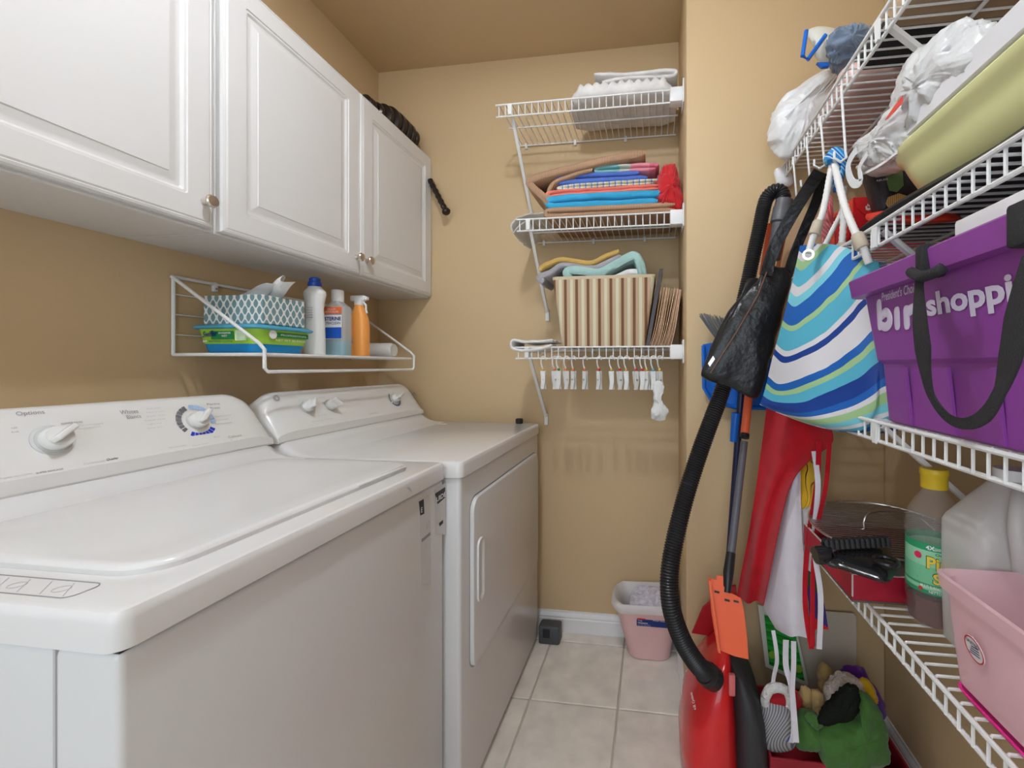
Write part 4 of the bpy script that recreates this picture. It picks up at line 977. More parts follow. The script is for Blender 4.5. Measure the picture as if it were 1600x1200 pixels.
for a_, b_ in ((1116, 922), (1132, 935), (1146, 937)): MB().prism([pany(a_, b_) + Vector((0, -.001, 0)), pany(a_ + 8, b_ + 2) + Vector((0, -.001, 0)), pany(a_ + 8, b_ + 5) + Vector((0, -.001, 0)), pany(a_, b_ + 3) + Vector((0, -.001, 0))], (0, -.0006, 0)).build('slot', DARK, mp, smooth=0)
rd = [P(*q, y=1.375) for q in [(1108, 942), (1112, 920), (1150, 915), (1160, 1000), (1118, 996), (1081, 990), (1098, 950), (1106, 943)]]
rdo = tag(MB().prism(rd, (0, .01, 0), .002).build('red_dustpan', REDP), 'dark red plastic dustpan behind the orange flap', 'dustpan')

# ------------------------------------------------------------------ bags on hooks
LEA = mat('black_leather', (.014, .014, .016), .32, bump=.9, bscale=45, bdist=.004)
bb = thing('black_bag', 'slim black leather tote bag with two long straps hanging against the wall corner', 'bag', P(1150, 620, y=1.20))
def by(px, py, dy=0): return P(px, py, y=1.20 + dy)
b = MB(); b.puff([by(1197, 417), by(1216, 419), by(1236, 425), by(1228, 470), by(1212, 530), (by(1196, 590)), by(1187, 616), by(1172, 622), by(1140, 606), by(1101, 592), by(1098, 578), by(1128, 520), by(1162, 462), by(1185, 440)], (.02, .07, 0), .2, 7, .006, 22, 90, smooth=True); b.build('bag_body', LEA, bb, smooth=60)
b = MB(); b.puff([by(1168, 436, .03), by(1188, 438, .03), by(1180, 470, .03), by(1150, 520, .03), by(1112, 575, .03), by(1100, 570, .03), by(1130, 500, .03), by(1158, 460, .03)], (.01, .045, 0), .4, 5, .004, 22, 64); b.build('rear_panel', LEA, bb, smooth=60)
ribbon(MB(), [P(1281, 268, y=1.06), P(1262, 296, y=1.10), P(1235, 340, y=1.14), P(1208, 392, y=1.165), P(1197, 430, y=1.165)], .030, (0, -1, 0), .003).build('strap', LEA, bb)
ribbon(MB(), [P(1286, 272, y=1.08), P(1275, 315, y=1.13), P(1256, 360, y=1.17), P(1240, 400, y=1.185), P(1230, 432, y=1.185)], .024, (0, -1, 0), .003).build('strap', LEA, bb)
MB().tube([by(1110, 583, -.042), by(1150, 520, -.048), by(1184, 462, -.044), by(1198, 425, -.040)], .0022, 6).build('piping', mat('brown_piping', (.16, .08, .05), .5), bb)
MB().prism([by(1106, 568, -.028), by(1114, 556, -.03), by(1117, 561, -.03), by(1109, 573, -.028)], (0, -.002, 0)).build('buckle', NICKEL, bb)

# striped beach tote
def tote_mat():
    W = srgb(215, 212, 215); B = srgb(25, 95, 175); LB = srgb(85, 175, 200); G = srgb(160, 195, 140); NB = srgb(20, 60, 140); A = srgb(120, 200, 215)
    st = [B, W, G, LB, W, A, B, G, LB, W, NB, W, W, B, G, LB, NB, B, W, G, A, W, LB, B, G, NB]
    wd = [.05, .025, .03, .05, .03, .03, .06, .018, .065, .018, .025, .055, .02, .03, .022, .045, .06, .03, .02, .045, .04, .025, .03, .04, .03, .05]
    m = mat('tote_stripes', (1, 1, 1), .38, bump=.15, bscale=300); nt = m.node_tree; b = nt.nodes['Principled BSDF']
    uv = nt.nodes.new('ShaderNodeUVMap'); sp = nt.nodes.new('ShaderNodeSeparateXYZ'); nt.links.new(uv.outputs[0], sp.inputs[0])
    def mth(op, a, b2=None):
        n = nt.nodes.new('ShaderNodeMath'); n.operation = op
        for i, q in enumerate([a, b2]):
            if q is None: continue
            if isinstance(q, (int, float)): n.inputs[i].default_value = q
            else: nt.links.new(q, n.inputs[i])
        return n.outputs[0]
    du = mth('SUBTRACT', sp.outputs[0], .07)
    a = mth('SQRT', mth('ADD', mth('MULTIPLY', du, du), .0014))
    nz = nt.nodes.new('ShaderNodeTexNoise'); nz.inputs['Scale'].default_value = 3.2; nt.links.new(uv.outputs[0], nz.inputs['Vector'])
    f = mth('ADD', mth('MULTIPLY', sp.outputs[1], .68), mth('MULTIPLY', a, .38))
    f = mth('ADD', f, mth('MULTIPLY', mth('SUBTRACT', nz.outputs[0], .5), .035))
    # two ramps would exceed the stop limit of 32: 26 stops fit in one
    r = nt.nodes.new('ShaderNodeValToRGB'); cr = r.color_ramp; cr.interpolation = 'CONSTANT'; p_ = 0; tot = sum(wd)
    for i, c in enumerate(st):
        e = cr.elements[i] if i < 2 else cr.elements.new(min(.999, p_))
        e.position = min(.999, p_); e.color = (*c, 1); p_ += wd[i] / tot
    nt.links.new(f, r.inputs[0]); nt.links.new(r.outputs[0], b.inputs['Base Color']); return m
TM = tote_mat()
to = thing('beach_tote', 'blue, green and white striped beach tote with white rope handles', 'bag', P(1300, 660, y=1.0))
def ty_(px): return 1.13 - (px - 1190) * .00125
Lp = [(1250, 384), (1238, 440), (1222, 505), (1207, 560), (1195, 610), (1187, 632)]
Rp = [(1372, 410), (1385, 470), (1400, 540), (1410, 600), (1415, 640), (1400, 668)]
def edge(S, v):
    S = smooth_path([Vector((a, b, 0)) for a, b in S], 5); f = v * (len(S) - 1); i = min(int(f), len(S) - 2); return S[i].lerp(S[i + 1], f - i)
LE = [edge(Lp, j / 40) for j in range(41)]; RE = [edge(Rp, j / 40) for j in range(41)]
def tote(sgn):
    def fn(u, v):
        j = v * 40; i = min(int(j), 39); l = LE[i].lerp(LE[i + 1], j - i); r_ = RE[i].lerp(RE[i + 1], j - i); q = l.lerp(r_, u)
        px, py = q.x, q.y
        py += -10 * math.sin(u * math.pi) * (1 - v) + (20 * math.sin(u * math.pi * .9) * v)
        e = (1 - abs(2 * u - 1) ** 3) * (.25 + .75 * min(1, v * 1.6)) * (1 if v < .86 else math.sqrt(max(0, 1 - ((v - .86) / .14) ** 2)))
        p = P(px, py, y=ty_(px)); p = p + Vector((.25 if sgn < 0 else .5, 1, 0)) * (sgn * .055 * e)
        p += Vector((0, 1, 0)) * (.012 * N((u * 4, v * 4, sgn)) * e)
        if sgn < 0: p += Vector((0, 1, 0)) * .020 * math.exp(-((u - .80 + .15 * (v - .7)) / .035) ** 2) * max(0, min(1, (v - .45) * 4)) * e
        return p
    return fn
b = MB(); b.grid(tote(-1), 44, 44, .0015, True); b.build('front_panel', TM, to, smooth=60)
b = MB(); b.grid(tote(1), 24, 24, .0015, True); b.build('back_panel', TM, to, smooth=60)
ROPE = mat('white_rope', (.78, .76, .73), .8, bump=.5, bscale=300); CORK = mat('sleeve_beige', srgb(190, 175, 155), .5)
def rope(pts, r_=.0075):
    c = smooth_path(pts, 14); ob = MB().tube(c, [r_ * (1 if i % 2 else .88) for i in range(len(c))], 10).build('rope_handle', ROPE, to, smooth=60); return ob
kn = P(1302, 246, y=1.00)
r1 = rope([kn, P(1296, 280, y=.99), P(1286, 330, y=.985), P(1275, 358, y=.98), P(1268, 378, y=.985), P(1263, 396, y=.99)])
r2 = rope([kn, P(1309, 280, y=.95), P(1321, 325, y=.91), P(1336, 362, y=.88), P(1348, 385, y=.87), P(1358, 412, y=.87)])
r3 = rope([kn, P(1312, 285, y=1.02), P(1318, 335, y=1.0), P(1315, 385, y=1.0)])
r4 = rope([P(1320, 290, y=1.0), P(1315, 330, y=1.03), P(1298, 365, y=1.04), P(1285, 392, y=1.05)], .006)
for a, e, ob in ((P(1279, 346, y=.982), P(1272, 367, y=.98), r1), (P(1339, 366, y=.878), P(1348, 388, y=.87), r2), (P(1316, 380, y=1.0), P(1316, 393, y=1.0), r3)):
    MB().tube([a, a.lerp(e, .1), a.lerp(e, .9), e], [.010, .0115, .0125, .011], 14).build('sleeve', CORK, ob)
MB().lathe([(.007, 0), (.012, 0), (.012, .0016), (.007, .0016)], frame(P(1263, 398, y=.982), (1, -.3, 0), (0, 0, 1)), 24).build('eyelet', NICKEL, to)
SCF = bands('scarf_blue', [(0, srgb(40, 130, 200)), (.4, srgb(190, 215, 225)), (.55, srgb(25, 90, 180)), (.8, srgb(120, 190, 215))], 'Object', 0, 60, .6, warp=.4)
b = MB(); b.puff([P(*q, y=.985) for q in [(1290, 250), (1293, 236), (1305, 230), (1318, 238), (1322, 262), (1316, 290), (1306, 298), (1308, 268), (1298, 256)]], (0, .05, 0), .5, 5, .006, 40, 64)
b.build('knotted_scarf', SCF, to, smooth=60)
b = MB(); drape(b, [(1352, 408), (1356, 425)], [(1385, 410), (1390, 430)], lambda p: .95, 1, .002, nu=6, nv=4, uvs=True); b.build('inner_panel', TM, to)

# ------------------------------------------------------------------ aprons and cloths hanging below
def ya(px): return 1.32 - (px - 1160) * .0019
def hang(name, label, cat, L, R_, m, dy=0, folds=2, amp=.006, seed=0, group='aprons and cloths hanging under the tote bag', nu=26, nv=26):
    b = MB(); drape(b, L, R_, lambda p: ya(p) + dy, folds, amp, seed=seed, nu=nu, nv=nv); return tag(b.build(name, m, smooth=60), label, cat, group)
REDA = cloth('red_apron_cloth', srgb(185, 20, 35), bump=.2); WA = cloth('white_apron_cloth', srgb(222, 216, 225), bump=.15, var=.03)
hang('red_apron', 'large deep red apron hanging from under the striped tote', 'apron', [(1198, 632), (1192, 680), (1184, 740), (1172, 820), (1162, 880), (1151, 935)], [(1290, 655), (1300, 690), (1262, 722), (1232, 765), (1208, 860), (1192, 945)], REDA, 0, 1.4, .012, 1, nu=30, nv=40)
hang('white_apron', 'long plain white apron hanging behind the red one', 'apron', [(1246, 722), (1228, 770), (1208, 840), (1196, 900), (1190, 940), (1212, 985)], [(1250, 725), (1250, 770), (1253, 840), (1257, 900), (1262, 950), (1262, 1000)], WA, .03, 1, .008, 2)
hang('yellow_scarf', 'yellow printed cloth strip with dark line drawings right of the white apron', 'cloth', [(1250, 712), (1248, 760), (1249, 795)], [(1274, 705), (1272, 750), (1268, 792)], bands('yellow_print', [(0, srgb(225, 175, 40)), (.46, srgb(60, 40, 30)), (.50, srgb(235, 195, 60)), (.72, srgb(150, 80, 40)), (.76, srgb(230, 180, 50))], 'Object', 0, 26, .85, warp=.55), .045, 1, .004, 3, nu=10, nv=12)
hang('flag_cloth', 'white cloth with green, blue and red lower end hanging beside the apron', 'cloth', [(1250, 794), (1254, 870), (1264, 950), (1262, 985)], [(1268, 790), (1266, 860), (1284, 930), (1293, 983)], bands('flag_bands', [(0, srgb(215, 35, 40)), (.16, srgb(60, 50, 130)), (.36, srgb(30, 80, 55)), (.50, srgb(215, 210, 210))], 'Generated', 2, 1, .85, warp=.04), .05, 1, .004, 4, nu=10, nv=20)
for i, (nm, lab, m, pts, w) in enumerate([('apron_tie', 'narrow red apron tie, left of the pair', REDA, [(1280, 690), (1276, 760), (1262, 850), (1258, 940), (1268, 1014)], .012), ('apron_tie', 'narrow red apron tie, right of the pair', REDA, [(1296, 692), (1290, 760), (1276, 830), (1270, 900), (1270, 1010)], .010),
                        ('apron_tie', 'white tape hanging right of the red ties', WA, [(1272, 705), (1278, 760), (1272, 850), (1282, 930), (1280, 1014)], .012),
                        ('apron_tie', 'white tape hanging from the left of the white apron', WA, [(1208, 985), (1214, 1030), (1208, 1070), (1216, 1140), (1220, 1160)], .010), ('apron_tie', 'white tape hanging from the middle of the white apron', WA, [(1228, 1000), (1228, 1040), (1236, 1070), (1240, 1110), (1244, 1160)], .014),
                        ('apron_tie', 'white tape hanging from the right of the white apron', WA, [(1240, 1002), (1240, 1040), (1238, 1080), (1240, 1140), (1236, 1160)], .012)]):
    b = MB(); ribbon(b, [P(a, c, y=ya(a) - .015 - .003 * i) for a, c in pts], w, (0, -1, 0), .0015, 8); tag(b.build(nm, m, smooth=60), lab, 'apron tie', 'apron ties')
gc = thing('green_card', 'green and white printed card bag hanging behind the apron ties', 'card', P(1225, 1060, y=1.40))
gq = [(1184, 945), (1240, 960), (1263, 1068), (1262, 1073), (1196, 1042)]
MB().prism([P(*q, y=1.405) for q in gq], (0, .004, 0), .001).build('card', mat('card_white', (.74, .76, .68), .6), gc)
MB().prism([P(*q, y=1.4035) for q in [(1194, 960), (1240, 975), (1257, 1064), (1202, 1038)]], (0, -.0008, 0)).build('card_print', bands('green_print', [(0, srgb(25, 150, 45)), (.5, srgb(20, 110, 40)), (.62, srgb(45, 175, 65))], 'Object', 2, 34, .5, warp=.15), gc)
for a, c in ((1207, 1023), (1248, 1045)): MB().lathe([(0, 0), (.012, 0), (.012, .001), (0, .001)], frame(P(a, c, y=1.4025), (1, 0, 0), (0, 0, -1)) @ Matrix.Translation((0, 0, -.001)), 20).build('spot', mat('lime', srgb(150, 200, 70), .5), gc)
wbq = [P(*q, y=1.432) for q in [(1235, 950), (1333, 957), (1337, 962), (1337, 1160), (1235, 1160)]]
tag(MB().prism(wbq, (0, -.006, 0), .0015).build('white_board', mat('board_cream', srgb(200, 190, 175), .5)), 'pale cream flat board leaning on the closet wall behind the aprons', 'board')

# ------------------------------------------------------------------ box of gloves on the floor
rb = thing('storage_box', 'open red cardboard box on the closet floor holding gloves', 'box', (.52, 1.25, 0))
RC = mat('red_card', srgb(150, 25, 40), .6, var=.15, vscale=20); CRM = mat('card_inside', srgb(190, 180, 170), .8)
bx = (.30, .640, 1.16, 1.42)
for a in ((bx[0], bx[1], bx[2], bx[2] + .006), (bx[0], bx[1], bx[3] - .006, bx[3]), (bx[0], bx[0] + .006, bx[2] + .006, bx[3] - .006), (bx[1] - .006, bx[1], bx[2] + .006, bx[3] - .006)):
    MB().box(*a, 0, .15, .001, 1).build('side_panel', RC, rb, smooth=0)
MB().box(bx[0], bx[1], bx[2], bx[3], 0, .005).build('bottom_panel', RC, rb, smooth=0)
def g(px, py, y): return P(px, py, y=y)
TANG = cloth('tan_leather', srgb(175, 145, 95), bump=.4, bscale=60); GRN = cloth('green_cloth', srgb(70, 112, 52), bump=.3); BLKG = mat('charcoal_knit', (.012, .014, .012), .95, bump=.6, bscale=350, bdist=.002, spec=.1); PUR = cloth('purple_fleece', srgb(95, 40, 140)); YEL = cloth('yellow_rubber', srgb(205, 165, 30), bump=.2)
def soft(name, label, m, poly, y, dep, amp=.01, cat='cloth', fs=25): 
    b = MB(); b.puff([P(a, c, y=y) for a, c in poly], (0, dep, 0), .5, 8, amp, fs, 90, seed=len(name), ridge=.004); return tag(b.build(name, m, smooth=65), label, cat, 'gloves and cloths in the floor box')
def lumpy(name, label, m, parts, cat='glove'):
    """crumpled glove: a palm and limp fingers as one soft mesh"""
    b = MB()
    for (poly, y, dep) in parts: b.puff([P(a, c, y=y) for a, c in poly], (0, dep, 0), .5, 6, .004, 30, 60, seed=len(b.v) % 7, ridge=.0025)
    return tag(b.build(name, m, smooth=65), label, cat, 'gloves and cloths in the floor box')
lumpy('tan_glove', 'crumpled tan leather gloves left of the crochet cloth', TANG, [([(1246, 1085), (1262, 1078), (1280, 1088), (1285, 1110), (1280, 1140), (1252, 1145), (1244, 1115)], 1.27, .06), ([(1250, 1078), (1258, 1072), (1266, 1080), (1266, 1110), (1254, 1112)], 1.25, .03), ([(1266, 1084), (1276, 1078), (1286, 1090), (1284, 1118), (1270, 1116)], 1.245, .03), ([(1272, 1112), (1290, 1108), (1296, 1122), (1282, 1132), (1266, 1126)], 1.235, .03)])
lumpy('tan_glove', 'upright tan glove finger standing behind the crochet cloth', TANG, [([(1281, 1044), (1288, 1037), (1298, 1046), (1304, 1060), (1296, 1080), (1283, 1072), (1280, 1056)], 1.32, .04), ([(1280, 1068), (1298, 1066), (1300, 1092), (1284, 1094)], 1.31, .04)])
lumpy('green_glove', 'crumpled green cloth glove at the front of the floor box', GRN, [([(1248, 1118), (1262, 1114), (1290, 1130), (1300, 1160), (1244, 1165)], 1.20, .08), ([(1258, 1120), (1270, 1116), (1284, 1128), (1276, 1136)], 1.17, .03)])
soft('green_cloth', 'green cloth spread over the right front of the box', GRN, [(1336, 1088), (1354, 1088), (1370, 1108), (1384, 1140), (1388, 1185), (1335, 1195), (1285, 1190), (1284, 1140), (1300, 1120), (1334, 1112)], 1.17, .09, .010)
soft('dark_cloth', 'black knitted cloth over the middle of the box', BLKG, [(1324, 1072), (1340, 1080), (1337, 1112), (1305, 1126), (1280, 1126), (1298, 1100)], 1.145, .05, .005)
CRO = mat('crochet', (.66, .58, .54), .9, bump=1, bscale=130, bdist=.006)
soft('crochet_cloth', 'cream crochet cloth draped in the box', CRO, [(1302, 1060), (1318, 1052), (1338, 1060), (1352, 1082), (1330, 1084), (1305, 1102), (1290, 1100), (1288, 1080)], 1.24, .06, .006)
soft('purple_fleece', 'purple fleece bundle at the back right of the box', PUR, [(1316, 1052), (1330, 1040), (1348, 1046), (1362, 1068), (1380, 1100), (1380, 1120), (1360, 1118), (1350, 1080)], 1.32, .08, .01)
soft('yellow_glove', 'bright yellow rubber glove over the purple fleece', YEL, [(1340, 1068), (1346, 1062), (1356, 1066), (1366, 1082), (1368, 1104), (1358, 1108), (1352, 1086), (1344, 1080)], 1.24, .04, .006, 'glove')
FUR = mat('white_fur', (.72, .70, .68), 1, bump=1, bscale=90, bdist=.01, sheen=.5)
sl_ = thing('slipper', 'fluffy white slipper with a red lining at the left of the floor box', 'slipper', P(1212, 1130, y=1.20))
MB().tube(smooth_path([P(*q, y=1.20) for q in [(1196, 1088), (1204, 1076), (1220, 1075), (1232, 1084), (1232, 1102), (1222, 1112), (1204, 1110), (1196, 1098), (1196, 1088)]], 6), .012, 10).build('fur_trim', FUR, sl_, smooth=60)
MB().puff([P(*q, y=1.21) for q in [(1200, 1082), (1230, 1082), (1232, 1110), (1200, 1110)]], (0, .04, 0), .4, 4, .004).build('lining', cloth('red_knit', srgb(165, 30, 40)), sl_, smooth=60)
MB().puff([P(*q, y=1.20) for q in [(1192, 1100), (1236, 1105), (1240, 1165), (1192, 1165)]], (0, .07, 0), .3, 5, .006).build('upper', bands('grey_knit', [(0, srgb(170, 168, 170)), (.5, srgb(110, 110, 115))], 'Object', 0, 130, .9, warp=.3), sl_, smooth=60)
soft('red_mitten', 'red mitten hanging between the slipper and the tan glove', cloth('mitten_red', srgb(175, 35, 40)), [(1226, 1085), (1244, 1082), (1252, 1100), (1244, 1125), (1232, 1160), (1224, 1130)], 1.24, .05, .006, 'mitten')
soft('blue_mitten', 'bright blue mitten beside the slipper', cloth('mitten_blue', srgb(25, 80, 185)), [(1218, 1118), (1228, 1112), (1238, 1140), (1236, 1165), (1214, 1160)], 1.19, .04, .004, 'mitten')

# ------------------------------------------------------------------ lowest right shelf
Z4 = .7172
bx = thing('flat_box', 'shallow worn red box lid on the lowest right shelf, holding a round rack', 'box', (.52, .98, Z4))
RB = mat('worn_red', srgb(170, 25, 50), .4, var=.2, vscale=25); WORN = mat('worn_white', (.6, .52, .5), .8)
x0, x1, y0, y1, hb_ = .372, .668, .868, 1.13, .052
MB().box(x0, x1, y0, y1, Z4, Z4 + .004).build('bottom_panel', mat('dark_card', (.13, .10, .085), .8), bx, smooth=0)
for k, a in enumerate(((x0, x1, y0, y0 + .004), (x0, x1, y1 - .004, y1), (x0, x0 + .004, y0 + .004, y1 - .004), (x1 - .004, x1, y0 + .004, y1 - .004))):
    sp_ = MB().box(*a, Z4 + .004, Z4 + hb_, .0006, 1).build('side_panel', RB, bx, smooth=0)
    MB().box(a[0] - .0003, a[1] + .0003, a[2] - .0003, a[3] + .0003, Z4 + hb_ - .0004, Z4 + hb_ + .0006).build('worn_edge', WORN, sp_, smooth=0)
MB().box(x0 - .0006, x0 + .002, y0 - .0006, y0 + .002, Z4 + .01, Z4 + hb_, .0005, 1).build('worn_corner', WORN, bx, smooth=0)
ck = thing('wire_rack', 'round wire grill rack lying in the red box', 'rack', (.52, 1.03, Z4 + .05))
CHR = mat('dark_chrome', (.68, .66, .65), .3, metal=1)
rc = Vector((.515, 1.05, Z4 + .080)); rr_ = .150
Mr = Matrix.Translation(rc) @ Matrix.Rotation(.08, 4, 'X') @ Matrix.Rotation(-.10, 4, 'Z')
MB().tube([Mr @ Vector((rr_ * math.cos(a), rr_ * math.sin(a), 0)) for a in [2 * math.pi * k / 48 for k in range(48)]], .0028, 8, closed=True).build('rim', CHR, ck)
for k in range(-13, 14):
    yv = k * .0102; xw_ = math.sqrt(max(0, rr_ ** 2 - yv ** 2))
    if xw_ > .02: MB().tube([Mr @ Vector((-xw_, yv, 0)), Mr @ Vector((xw_, yv, 0))], .0017, 6).build('wire', CHR, ck)
MB().tube(smooth_path([Mr @ Vector(p) for p in [(-.045, -.02, 0), (-.045, -.018, .02), (-.03, -.01, .035), (.02, .0, .040), (.07, -.01, .03), (.10, -.03, .0)]], 6), .0022, 8).build('handle', CHR, ck)
cb = thing('cleaning_brush', 'black plastic cleaning brush with a stout handle lying on the wire rack', 'brush', P(1350, 880, x=.5))
def bz(px, py, h): return P(px, py, z=Z4 + h)
GB = mat('gloss_black', (.012, .012, .014), .18)
b = MB(); b.puff([bz(*q, .082) for q in [(1284, 862), (1300, 852), (1350, 846), (1380, 850), (1394, 868), (1400, 888), (1396, 900), (1385, 908), (1350, 898), (1310, 885), (1290, 880)]], (0, 0, .028), .3, 5, .002); b.build('body', GB, cb, smooth=50)
b = MB()
for k in range(13):
    a = bz(1292 + k * 8, 858 - k * .35, .100); b.tube([a + Vector((0, -.002, 0)), a + Vector((0, .001, .013)), a + Vector((.002, .020, .010)), a + Vector((.002, .022, 0))], .0042, 7)
b.build('bristle_block', BLKM, cb, smooth=50)
MB().tube([bz(1284, 868, .088) + Vector((-.012, 0, 0)), bz(1290, 866, .09), bz(1300, 868, .09)], [.016, .018, .014], 12).build('end_knob', GB, cb)
e = bz(1384, 880, .10); MB().tube([e + Vector((.018 * math.cos(a), .018 * math.sin(a), .004)) for a in [2 * math.pi * k / 20 for k in range(20)]], .004, 8, closed=True).build('handle_loop', GB, cb)

# cleaner bottle
bc = Vector((.485, .822, Z4))
o = thing('cleaner_bottle', 'clear bottle of amber pine cleaner with a yellow cap and green label', 'bottle', bc)
M = Matrix.Translation(bc) @ Matrix.Diagonal((1.05, 1.05, .97, 1))
PET = mat('pet_plastic', (.90, .86, .84), .06, alpha=.10, spec=.8)
prof = [(0, 0), (.032, 0), (.0385, .006), (.0395, .02), (.037, .032), (.0395, .045), (.040, .06), (.0385, .063), (.0385, .150), (.040, .154), (.0405, .165), (.0395, .18), (.035, .20), (.027, .218), (.0175, .232), (.0155, .24), (.0155, .246), (0, .246)]
MB().lathe(prof, M, 36).build('bottle_shell', PET, o, smooth=50)
MB().lathe([(0, .003), (.030, .003), (.0355, .008), (.0365, .02), (.034, .032), (.0365, .045), (.037, .052), (0, .052)], M, 32).build('liquid', mat('amber_liquid', srgb(95, 50, 42), .12, alpha=.9), o)
MB().lathe([(.0385, .063), (.0392, .063), (.0392, .150), (.0385, .150)], M, 48).build('label', bands('pine_label', [(0, srgb(45, 150, 105)), (.08, srgb(140, 205, 165)), (.16, srgb(45, 150, 105)), (.20, srgb(120, 195, 150)), (.55, srgb(150, 210, 170)), (.86, srgb(40, 150, 100)), (.99, srgb(60, 160, 110))], 'Generated', 2, 1, .4), o)
MB().lathe([(0, .240), (.0185, .240), (.0188, .243), (.0188, .262), (.0200, .264), (.0200, .272), (.0190, .275), (0, .275)], M, 32).build('cap', mat('cap_yellow', srgb(225, 190, 45), .35), o)
YT = mat('text_yellow', srgb(235, 205, 70), .5)
def wraptext(s, cx_, z0, w, h, m_, col_parent, bold=.02, R_=.0396):
    R_ *= 1.05; z0 *= .97
    """text wrapped on the bottle, centred at angle cx_ (radians from -y, positive to the right)"""
    cu = bpy.data.curves.new('t', 'FONT'); cu.body = s; cu.offset = bold; cu.resolution_u = 3
    t_ = bpy.data.objects.new('t', cu); COL.objects.link(t_); me = bpy.data.meshes.new_from_object(t_.evaluated_get(bpy.context.evaluated_depsgraph_get())); bpy.data.objects.remove(t_)
    vs = [v.co.copy() for v in me.vertices]; fs = [list(p.vertices) for p in me.polygons]
    x0_ = min(v.x for v in vs); x1_ = max(v.x for v in vs); y0_ = min(v.y for v in vs); y1_ = max(v.y for v in vs); b = MB(); out = []
    for v in vs:
        a = cx_ + ((v.x - x0_) / (x1_ - x0_) - .5) * w / R_ - math.pi / 2
        out.append(bc + Vector((R_ * math.cos(a), R_ * math.sin(a), z0 + (v.y - y0_) / (y1_ - y0_) * h)))
    b.add(out, fs); b.build('lettering', m_, col_parent, smooth=0)
va_ = -math.atan2(bc.x, bc.y)   # towards the camera
wraptext('Pine', va_ + .27, .107, .044, .022, mat('text_green', srgb(20, 90, 55), .5), o, .05, .0395); wraptext('Pine', va_ + .27, .108, .042, .020, YT, o, .03, .0399)
wraptext('Sol', va_ + .33, .082, .032, .020, mat('text_green', srgb(20, 90, 55), .5), o, .05, .0395); wraptext('Sol', va_ + .33, .083, .030, .018, YT, o, .03, .0399)
wraptext('4X', va_ - .12, .1405, .012, .007, PW, o, .03); wraptext('CLEANING ACTION', va_ + .27, .1405, .026, .005, PW, o, .01)
wraptext('Original', va_ + .35, .131, .026, .005, mat('text_green', srgb(20, 90, 55), .5), o)
wraptext('MULTI SURFACE CLEANER', va_ + .15, .0735, .05, .005, PW, o, .01); wraptext('NETTOYANT', va_ + .2, .066, .03, .004, PW, o, .01)
for a_, z, c_ in ((-.55, .127, srgb(215, 40, 90)), (-.45, .070, srgb(190, 60, 50))):
    a = va_ + a_ - math.pi / 2; n_ = Vector((math.cos(a), math.sin(a), 0)); MB().lathe([(0, 0), (.0058 if z > .1 else .0035, 0), (.0055 if z > .1 else .0033, .0008), (0, .0008)], frame(bc + n_ * .0412 + Vector((0, 0, z * .97)), Vector((0, 0, 1)).cross(n_), (0, 0, 1)), 20).build('seal', mat('seal_%d' % int(z * 1000), c_, .5), o)
b = MB(); random.seed(5)
for k in range(26):
    a = va_ - .25 + random.uniform(-.12, .12) - math.pi / 2; z = .100 + random.uniform(-.012, .014); da = random.uniform(-.28, .2); dz = random.uniform(-.02, .02)
    b.tube([bc + Vector((.0414 * math.cos(a), .0394 * math.sin(a), z)), bc + Vector((.0414 * math.cos(a + da), .0394 * math.sin(a + da), z + dz))], .0004, 4)
b.build('pine_sprig', mat('sprig_green', srgb(30, 95, 60), .5), o)

# translucent jug
jc = Vector((.545, .737, Z4)); o = thing('water_jug', 'cloudy translucent plastic jug behind the pink tub on the lowest right shelf', 'jug', jc)
JM = mat('milky_plastic', (.84, .82, .80), .35, alpha=.6, bump=.2, bscale=12, bdist=.01)
def jr(z, w, d, e=4): return [jc + Vector((math.copysign(abs(math.cos(a)) ** (2 / e), math.cos(a)) * w, math.copysign(abs(math.sin(a)) ** (2 / e), math.sin(a)) * d, z)) for a in [2 * math.pi * k / 36 for k in range(36)]]
MB().loft([jr(0, .070, .044, 6), jr(.006, .077, .049, 6), jr(.09, .079, .051, 6), jr(.10, .075, .047, 6), jr(.11, .079, .051, 6), jr(.195, .079, .051, 6), jr(.205, .076, .049, 5), jr(.240, .046, .040, 3.5), jr(.262, .028, .030, 2.5), jr(.268, .022, .022, 2), jr(.275, .02, .02, 2)]).build('body', JM, o, smooth=50)
MB().lathe([(0, .272), (.024, .272), (.024, .288), (0, .288)], Matrix.Translation(jc), 24).build('cap', PW, o)
MB().tube(smooth_path([jc + Vector(p) for p in [(-.01, -.028, .262), (-.030, -.050, .250), (-.040, -.060, .215), (-.035, -.060, .17), (-.025, -.046, .13)]], 6), [.010] * 25, 12).build('handle', JM, o)

# pink tub with badge and magenta tray
PT = mat('pink_translucent', srgb(250, 208, 215), .3, alpha=.58)
o = thing('pink_tub', 'translucent pink plastic tub with a round badge, at the front of the lowest right shelf', 'tub', (.50, .47, Z4))
def tr(z, ins, r_=.02): return rrect(.397 + ins, .600 - ins, .26 + ins, .676 - ins, z, r_, 5)
zb_ = Z4 + .012
MB().loft([tr(zb_, .020), tr(zb_ + .004, .016), tr(Z4 + .135, .006), tr(Z4 + .137, .0), tr(Z4 + .155, -.002), tr(Z4 + .157, .002), tr(Z4 + .150, .008), tr(Z4 + .10, .013), tr(zb_ + .008, .022)]).build('tub_body', PT, o, smooth=35)
bq = P(1523, 1015, x=.4015); Mb = frame(bq, (0, -1, 0), Vector((-.20, 0, 1))); Mb = Mb if Mb.to_3x3().col[2].x < 0 else frame(bq, (0, 1, 0), Vector((-.2, 0, 1)))
bg = MB().lathe([(0, 0), (.0165, 0), (.0165, .0008), (0, .0008)], Mb, 30).build('badge', mat('badge_white', (.78, .74, .74), .4), o)
